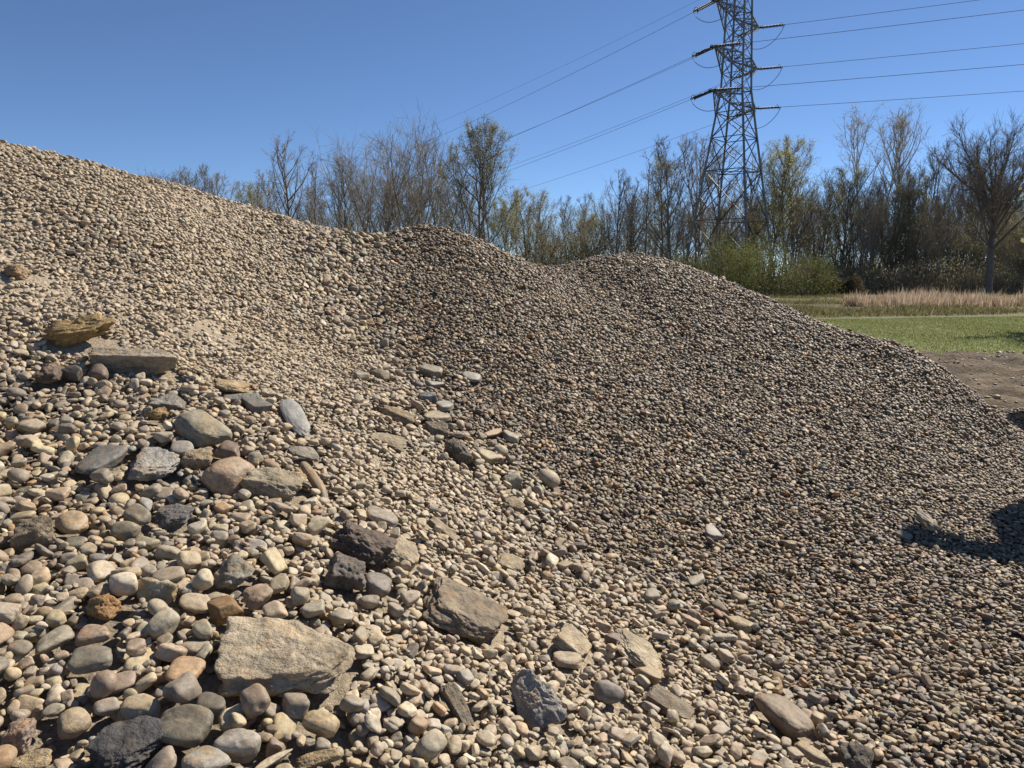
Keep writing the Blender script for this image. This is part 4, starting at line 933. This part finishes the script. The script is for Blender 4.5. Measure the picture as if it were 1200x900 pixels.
# the packed wood behind: one of each kind, then copies
WOOD = [make_tree('woodland_tree', 950 + i, 17.0, k, bark=bk, bud=bd, twin=tw) for i, (k, bk, bd, tw) in enumerate(
    [('slim', DARK, HAZE, False), ('fuzzy', DARK, HAZE, False), ('slim', BROWN, HAZE, True), ('fuzzy', GREY, HAZE, False), ('leafy', BROWN, OLIVE, False), ('tall', DARK, HAZE, False), ('dome', BROWN, HAZE, False)])]
used = [False] * len(WOOD); rw = random.Random(5)
STRETCH = [(150, 560, 'the fan shaped bare trees', 128, 145, 206, 244, 15), (560, 860, 'the dark forked tree and the pylon', 112, 135, 232, 262, 10), (860, 1000, 'the pylon and the two tall pale trees', 110, 130, 214, 248, 6.5), (1000, 1330, 'the great spreading tree', 90, 118, 206, 248, 4.6)]
for u0, u1, where, d0, d1, v0, v1, step in STRETCH:
    u = u0
    while u < u1:
        k = rw.randrange(len(WOOD)); o = WOOD[k] if not used[k] else copy_thing(WOOD[k]); used[k] = True
        put(o, u, rw.uniform(d0, d1), rw.uniform(v0, v1), rw.uniform(0, 6.28)); pre = 'thin tree crowded deep in the wood '
        tag(o, pre + ('behind ' if ' and ' not in where else 'between ') + where, 'tree', 'thin trees crowded in the wood ' + where); u += step * rw.uniform(.6, 1.4)


def brush(name, n, pos, hgt, size, cols, seed, parent=None, stems=0, kind=None, label=None):
    """A thicket of leaf clusters and stems; pos(g, n) gives x, y; hgt(x, y) the height there."""
    g = np.random.default_rng(seed); x, y = pos(g, n); z = g.uniform(0, 1, n) ** .8 * hgt(x, y)
    c0 = np.stack([x, y, z], 1); s = size * g.lognormal(0, .4, (n, 1))
    a = g.normal(size=(n, 3)); a /= np.linalg.norm(a, axis=1)[:, None]; b = np.cross(a, g.normal(size=(n, 3))); b /= np.linalg.norm(b, axis=1)[:, None]
    Q = np.stack([c0 - a * s, c0 + b * s * .45, c0 + a * s, c0 - b * s * .45], 1).reshape(-1, 3)
    cl = np.array(cols)[g.integers(0, len(cols), n)] * g.uniform(.6, 1.35, (n, 1)); V, C_, Fq = Q, np.repeat(cl, 4, 0), [(np.arange(n)[:, None] * 4 + np.arange(4)[None]).astype(np.int32)]
    if stems:
        T = Tubes(); xs, ys = pos(g, stems); hs = hgt(xs, ys)
        for i in range(stems):
            T.add(limb(g, (xs[i], ys[i], -.05), (g.normal(0, .3), g.normal(0, .3), 1), hs[i] * g.uniform(.6, 1.12), 4, .15, .05), np.array([.03, .025, .02, .014, .007]) * g.uniform(.7, 1.5), 3, np.array(DARK) * g.uniform(.8, 1.8))
        tv, tf, tc = T.get(); tf = tf + len(V); V = np.concatenate([V, tv]); C_ = np.concatenate([C_, tc]); Fq.append(tf.astype(np.int32))
    o = make_mesh(name, V, Fq, M_LEAF, parent, C_, False); tag(o, label, kind=kind); return o


def band(u0, u1, y0, y1):
    return wedge(y0, y1, u0, u1)


def und_h(lo, hi, sd):
    return lambda x, y: lo + (hi - lo) * np.clip(.5 + .6 * fbm(np.stack([x * .16, y * .16, 0 * x], 1), 3, sd), 0, 1)


UC = [(.18, .15, .09), (.215, .18, .105), (.15, .135, .075), (.195, .19, .085), (.25, .195, .12)]
brush('undergrowth', 90000, band(150, 860, 98, 118), und_h(3.5, 8.5, 41), .10, UC, 42, None, 5000, 'stuff', 'brown leafless thicket filling the wood behind the piles')
brush('undergrowth', 90000, band(930, 1320, 100, 120), und_h(1.5, 8.0, 43), .085, [(.17, .15, .09), (.20, .165, .10), (.15, .14, .075), (.18, .185, .085)], 44, None, 7000, 'stuff', 'dark brown thicket under the trees beyond the field')
brush('undergrowth', 42000, band(930, 1320, 86, 98), und_h(.8, 4.2, 47), .07, [(.27, .235, .14), (.32, .265, .17), (.25, .25, .12), (.22, .20, .12)], 48, None, 3200, 'stuff', 'olive and brown low brush along the foot of the wood beyond the reeds')
SH = [(815, 88, 300, 3.6, (.155, .165, .055), 'small green shrub at the left foot of the pylon'), (852, 84, 274, 5.0, (.16, .18, .06), 'bright green shrub under the middle of the pylon'), (896, 80, 276, 5.2, (.17, .19, .062), 'widest bright green shrub, hiding the right foot of the pylon'),
      (932, 80, 288, 4.4, (.15, .17, .058), 'bright green shrub at the right end of the green row'), (872, 90, 278, 4.0, (.145, .16, .052), 'darker green shrub behind the bright ones'), (955, 83, 318, 2.6, (.125, .10, .06), 'low reddish brown shrub right of the green row'),
      (780, 90, 296, 3.4, (.13, .14, .05), 'dull green shrub seen just over the far pile'), (985, 82, 322, 2.2, (.115, .095, .055), 'low brown shrub before the dry reeds')]
for i, (u, D, vt, wd, cl, lab) in enumerate(SH):
    x = (u - 600) / F * (D * CP + .3); hz = float((EYE + (322 - vt) / F * D) * 1.02); r = empty('shrub', (x, D, 0)); g = np.random.default_rng(60 + i)
    lob = [(g.normal(0, wd * .42), g.normal(0, wd * .3), g.uniform(.55, 1.0) * hz, g.uniform(.45, .8) * wd * .6) for _ in range(9)]

    def pos(g, n, lob=lob):
        k = g.integers(0, len(lob), n); L = np.array(lob)[k]; return L[:, 0] + g.normal(0, .55, n) * L[:, 3], L[:, 1] + g.normal(0, .55, n) * L[:, 3]

    def hh(x, y, lob=lob):
        return np.max([hz_ * np.exp(-(((x - a) ** 2 + (y - b) ** 2) / (1.3 * w_) ** 2)) for a, b, hz_, w_ in lob], 0) * (1 + .15 * np.sin(x * 5 + y * 7))
    brush('foliage', 14000, pos, hh, .065, [cl, tuple(np.array(cl) * .7), tuple(np.array(cl) * [1.25, 1.1, 1.1])], 70 + i, r)
    T = Tubes()
    for q in range(60): T.add(limb(g, (g.normal(0, wd * .2), g.normal(0, wd * .15), -.05), (g.normal(0, .45), g.normal(0, .35), 1), hz * g.uniform(.6, 1.05), 5, .12, .05), np.linspace(.04, .008, 6), 4, np.array(BROWN) * g.uniform(.8, 1.6))
    v_, f_, c_ = T.get(); make_mesh('stems', v_, f_, M_BARK, r, c_); tag(r, lab, 'shrub', 'shrubs around the foot of the pylon')
# an unseen tree, added beyond the right edge to cast the shadow on the field
tag(put(make_tree('budding_tree', 990, 7.0, 'dome', bark=DARK, bud=OLIVE), 1320, 28.5, 140), 'unseen budding tree, added to cast the shadow on the grass field', 'tree')
# ---------------------------------------------------------------- pylon and power lines
M_STEEL = simple_mat('galvanised steel', (.20, .195, .185), .5, .2, 2.5, .5)
M_STEELD = simple_mat('weathered steel', (.10, .098, .094), .6, .25, 2.0, .4)
M_INSUL = simple_mat('brown glazed insulator', (.07, .06, .055), .5, .2, 4)
M_WIRE = simple_mat('aluminium cable', (.13, .14, .15), .55, .1, 1, .3)


class Bars:
    def __init__(s): s.V, s.F, s.n = [], [], 0

    def bar(s, p, q, w, ang=True):
        p, q = np.array(p, float), np.array(q, float); d = unit(q - p); ref = np.array([0, 0, 1.]) if abs(d[2]) < .9 else np.array([1., 0, 0])
        a = unit(np.cross(d, ref)) * w / 2; b = unit(np.cross(d, a)) * w / 2
        P = [e + i * a + j * b for e in (p, q) for i, j in ((-1, -1), (1, -1), (1, 1), (-1, 1))]
        f = [(0, 3, 2, 1), (4, 5, 6, 7), (0, 1, 5, 4), (1, 2, 6, 5), (2, 3, 7, 6), (3, 0, 4, 7)]
        s.V += P; s.F += [[s.n + i for i in r] for r in f]; s.n += 8

    def build(s, name, mat, parent): return make_mesh(name, np.array(s.V), np.array(s.F, np.int32), mat, parent, None, False)


TC = np.array([26.4, 95.0]); AL = .8827; AD = np.array([math.cos(AL), math.sin(AL)]); FD = np.array([-AD[1], AD[0]])    # arm direction and line direction
pyl = empty('pylon', (TC[0], TC[1], 0))
tag(pyl, 'tall grey steel lattice pylon with three pairs of cross arms behind the far pile', 'pylon')
Z_AT = [0, 23.6, 38.0]; R_AT = [6.1, 1.85, 1.35]


def corner(k, z):
    r = float(np.interp(z, Z_AT, R_AT)) / math.sqrt(2) ; sx_, sy_ = ((1, 1), (-1, 1), (-1, -1), (1, -1))[k % 4]
    q = AD * sx_ * r + FD * sy_ * r; return np.array([q[0], q[1], z])


for k in range(4):
    B = Bars(); B.bar(corner(k, -.2), corner(k, 23.6), .21); B.bar(corner(k, 23.6), corner(k, 34.4), .19); B.build('leg', M_STEEL, pyl)
lv = [0, 8.6, 14.4, 18.2, 21.1, 23.6, 25.5, 27.3, 29.0, 30.7, 32.4, 34.4]
for k in range(4):
    B = Bars()
    for i, (z0, z1) in enumerate(zip(lv[:-1], lv[1:])):
        a0_, a1, b0, b1 = corner(k, z0), corner(k, z1), corner(k + 1, z0), corner(k + 1, z1); w_ = .09 if z0 < 20 else .06
        B.bar(a1, b1, w_)
        if z0 < 20:
            B.bar(a0_, b1, w_); B.bar(b0, a1, w_); mid = (a0_ + b1 + b0 + a1) / 4
            if i < 2:
                zm = (z0 + z1) / 2; B.bar(corner(k, zm), (a0_ + mid) / 2 * 1.0, .055); B.bar(corner(k + 1, zm), (b0 + mid) / 2, .055); B.bar(corner(k, zm), (a1 + mid) / 2, .055); B.bar(corner(k + 1, zm), (b1 + mid) / 2, .07)
        else: B.bar(a0_, b1, w_); B.bar(b0, a1, w_)
    B.build('bracing', M_STEELD, pyl)
for z in (14.4, 23.6, 27.3, 32.4):
    B = Bars(); B.bar(corner(0, z), corner(2, z), .08); B.bar(corner(1, z), corner(3, z), .08); B.build('bracing', M_STEELD, pyl)
# the peak with the earth wire
B = Bars(); pk = np.array([0, 0, 36.0])
for k in range(4): B.bar(corner(k, 34.4), pk, .12)
B.build('peak', M_STEEL, pyl)
ZA = [32.13, 27.30, 22.63]; TIP = {}
for i, z in enumerate(ZA):
    for sgn, LA in ((-1, 6.1), (1, 6.0)):
        zz = z + (.0 if sgn < 0 else -.07); tip = np.array([*(AD * sgn * LA), zz]); TIP[('L' if sgn < 0 else 'R', i)] = tip
        ca = [corner(k, zz + .15) for k in ((1, 2) if sgn < 0 else (0, 3))]; cl_ = [corner(k, zz - 2.0) for k in ((1, 2) if sgn < 0 else (0, 3))]
        B = Bars()
        for c_ in ca: B.bar(c_, tip, .15)
        for c_ in cl_: B.bar(c_, tip, .13)
        pa = [[(1 - t_) * a_ + t_ * tip for t_ in (.0, .3, .58, .8)] for a_ in ca]; pl = [[(1 - t_) * a_ + t_ * tip for t_ in (.0, .3, .58, .8)] for a_ in cl_]
        for j in range(1, 4):
            B.bar(pa[0][j], pa[1][j], .08); B.bar(pa[0][j - 1], pa[1][j], .07)
            for s_ in (0, 1): B.bar(pa[s_][j], pl[s_][j - 1], .055); B.bar(pa[s_][j], pl[s_][j], .06)
        B.bar(tip + [FD[0] * .5, FD[1] * .5, .02], tip - [FD[0] * .5, FD[1] * .5, -.02], .2)
        B.build('cross_arm', M_STEEL, pyl)
LINE = {'L': (2.2503, 316.7, 11.13, -4.29), 'R': (-.6406, 320.9, 4.0, -4.73)}        # bearing, span, sag, fall of the two spans


def wire_pt(p, side, q):
    ph, L, s, dz = LINE[side]; q = np.asarray(q)
    return np.stack([p[0] + math.cos(ph) * L * q, p[1] + math.sin(ph) * L * q, p[2] + dz * q - 4 * s * q * (1 - q)], -1)


def lathe_string(p, q, par):
    """Strain insulator: two parallel strings of discs with a yoke and an arcing ring at the live end."""
    T = Tubes(); p, q = np.array(p), np.array(q); d = unit(q - p); side = unit(np.cross(d, [0, 0, 1.])); n = 15; L = np.linalg.norm(q - p)
    for s_ in (-.2, .2):
        pts, rad = [], []
        for i in range(n):
            for f_, r_ in ((0, .04), (.15, .12), (.45, .115), (.6, .04)): pts.append(p + d * (L * (.08 + .84 * (i + f_) / n)) + side * s_); rad.append(r_)
        T.add(pts, rad, 8, (0, 0, 0))
    v_, f_, c_ = T.get(); o = make_mesh('insulator', v_, f_, M_INSUL, par)
    R = Tubes(); R.add([p, p + d * L * .08], [.06, .06], 5, (0, 0, 0)); R.add([p + d * L * .06 - side * .25, p + d * L * .06 + side * .25], [.06, .06], 5, (0, 0, 0)); R.add([q - d * L * .06 - side * .25, q - d * L * .06 + side * .25], [.06, .06], 5, (0, 0, 0)); R.add([q - d * L * .07, q], [.06, .05], 5, (0, 0, 0))
    up = np.cross(side, d)
    for e, r_ in ((q - d * .35, .38), (p + d * .45, .3)):
        th = np.linspace(-2.2, 2.2, 12); R.add([e + up * r_ * math.cos(a) + side * (r_ * math.sin(a)) - d * .15 * math.cos(a) for a in th], np.full(12, .03), 4, (0, 0, 0))
    v_, f_, c_ = R.get(); make_mesh('fitting', v_, f_, M_STEELD, o)


NAMES = ['top', 'middle', 'bottom']; NEAR = {'L': 'near', 'R': 'far'}
for (arm, i), tip in TIP.items():
    ends = {}
    for side in ('L', 'R'):
        e = wire_pt(tip, side, 3.1 / LINE[side][1]); lathe_string(tip, e, pyl); ends[side] = e
    th = np.linspace(0, 1, 15)[:, None]; out = np.array([*AD, 0]) * (-1 if arm == 'L' else 1)
    jp = ends['L'] * (1 - th) + ends['R'] * th; jp = jp + out * .5 * np.sin(np.pi * th); jp[:, 2] -= 1.9 * np.sin(np.pi * th[:, 0]) ** .7
    T = Tubes(); T.add(jp, np.full(15, .035), 5, (0, 0, 0)); v_, f_, c_ = T.get(); make_mesh('jumper_cable', v_, f_, M_WIRE, pyl)
    for side in ('L', 'R'):
        qs = np.concatenate([[3.1 / LINE[side][1]], np.linspace(.02, .98, 48)]); w_ = wire_pt(tip, side, qs); w_[:, :2] += TC
        T = Tubes(); T.add(w_, np.full(len(w_), .02 if side == 'L' else .026), 5, (0, 0, 0)); v_, f_, c_ = T.get(); o = make_mesh('power_line', v_, f_, M_WIRE)
        where = 'descending behind the wood' if side == 'L' else 'leaving the sky rightwards'
        tag(o, f'{NAMES[i]} power cable from the {NEAR[arm]} arm of the pylon, {where}', 'power line', 'power lines strung from the pylon')
for side in ('L', 'R'):
    ph_, L_, s_, d_ = LINE[side]; LINE[side] = (ph_, L_, s_ * .83, d_); w_ = wire_pt(pk, side, np.linspace(0, .98, 50)); w_[:, :2] += TC; T = Tubes(); T.add(w_, np.full(50, .014), 4, (0, 0, 0)); v_, f_, c_ = T.get()
    tag(make_mesh('earth_wire', v_, f_, M_WIRE), 'thin earth wire from the pylon peak, ' + ('fading into the sky at the left' if side == 'L' else 'passing over the right of the view'), 'power line', 'earth wires')
# ---------------------------------------------------------------- unseen bin and box, added beside the view for their shadows
M_BIN = simple_mat('worn green machine paint', (.10, .15, .10), .55, .3, 3, 0, .01)
M_RUST = simple_mat('rusty steel', (.16, .095, .06), .8, .4, 5, .2, .01)


def block(name, x0, x1, y0, y1, z0, z1, mat, parent, top=None, bev=.015):
    """A plate or box; top: its outline at the upper end when it widens (a hopper)."""
    t0 = top or (x0, x1, y0, y1); V = [(x, y, z0) for x, y in ((x0, y0), (x1, y0), (x1, y1), (x0, y1))] + [(x, y, z1) for x, y in ((t0[0], t0[2]), (t0[1], t0[2]), (t0[1], t0[3]), (t0[0], t0[3]))]
    f = np.array([(0, 3, 2, 1), (4, 5, 6, 7), (0, 1, 5, 4), (1, 2, 6, 5), (2, 3, 7, 6), (3, 0, 4, 7)], np.int32)
    o = make_mesh(name, np.array(V), f, mat, parent, None, False); m = o.modifiers.new('edge', 'BEVEL'); m.width = bev; m.segments = 2; return o


BN = empty('shadow_bin', (7.15, 8.45, 0), math.radians(-20))
tag(BN, 'tall unseen steel bin on legs, added to cast the shadow on the washed gravel', 'shadow caster')
bw, bd = 2.5, .7
bo = block('bin_body', 0, bw, 0, bd, 1.75, 4.2, M_BIN, BN)
for i in range(5): block('rib', i * (bw - .1) / 4, i * (bw - .1) / 4 + .1, -.08, -.002, 1.75, 4.15, M_BIN, bo)
block('chute', .9, 1.6, .2, .5, .75, 1.745, M_RUST, BN, (.3, 2.2, .08, .62))
for x in (.02, bw - .16):
    for y in (.02, bd - .16): block('leg', x, x + .14, y, y + .14, .5, 1.745, M_RUST, BN)
block('skid', .02, bw + .1, -.1, bd + .1, 0, .495, M_RUST, BN)
block('shadow_beam', -.62, bw, -.05, .16, 4.205, 4.45, M_RUST, BN)  # overhang shaped to cast the narrow tip of the shadow
for x in (bw + .15, bw + .55): block('ladder_rail', x, x + .05, .2, .25, .5, 4.2, M_RUST, BN)

SK = empty('shadow_box', (8.4, 11.3, 0), math.radians(-35))  # out of view, added only to darken the ground beyond the pile toe
tag(SK, 'unseen rusty steel box, added to shade the ground by the soil bank', 'container')
sb = block('box_body', 0, 2.4, 0, 2.4, .1, 2.8, M_RUST, SK)
block('roof', -.04, 2.44, -.04, 2.44, 2.805, 2.92, M_BIN, SK)
for i in range(9): block('rib', .1 + i * .26, .2 + i * .26, -.035, -.002, .2, 2.7, M_RUST, sb)
block('base_frame', -.03, 2.43, -.03, 2.43, 0, .095, M_BIN, SK)
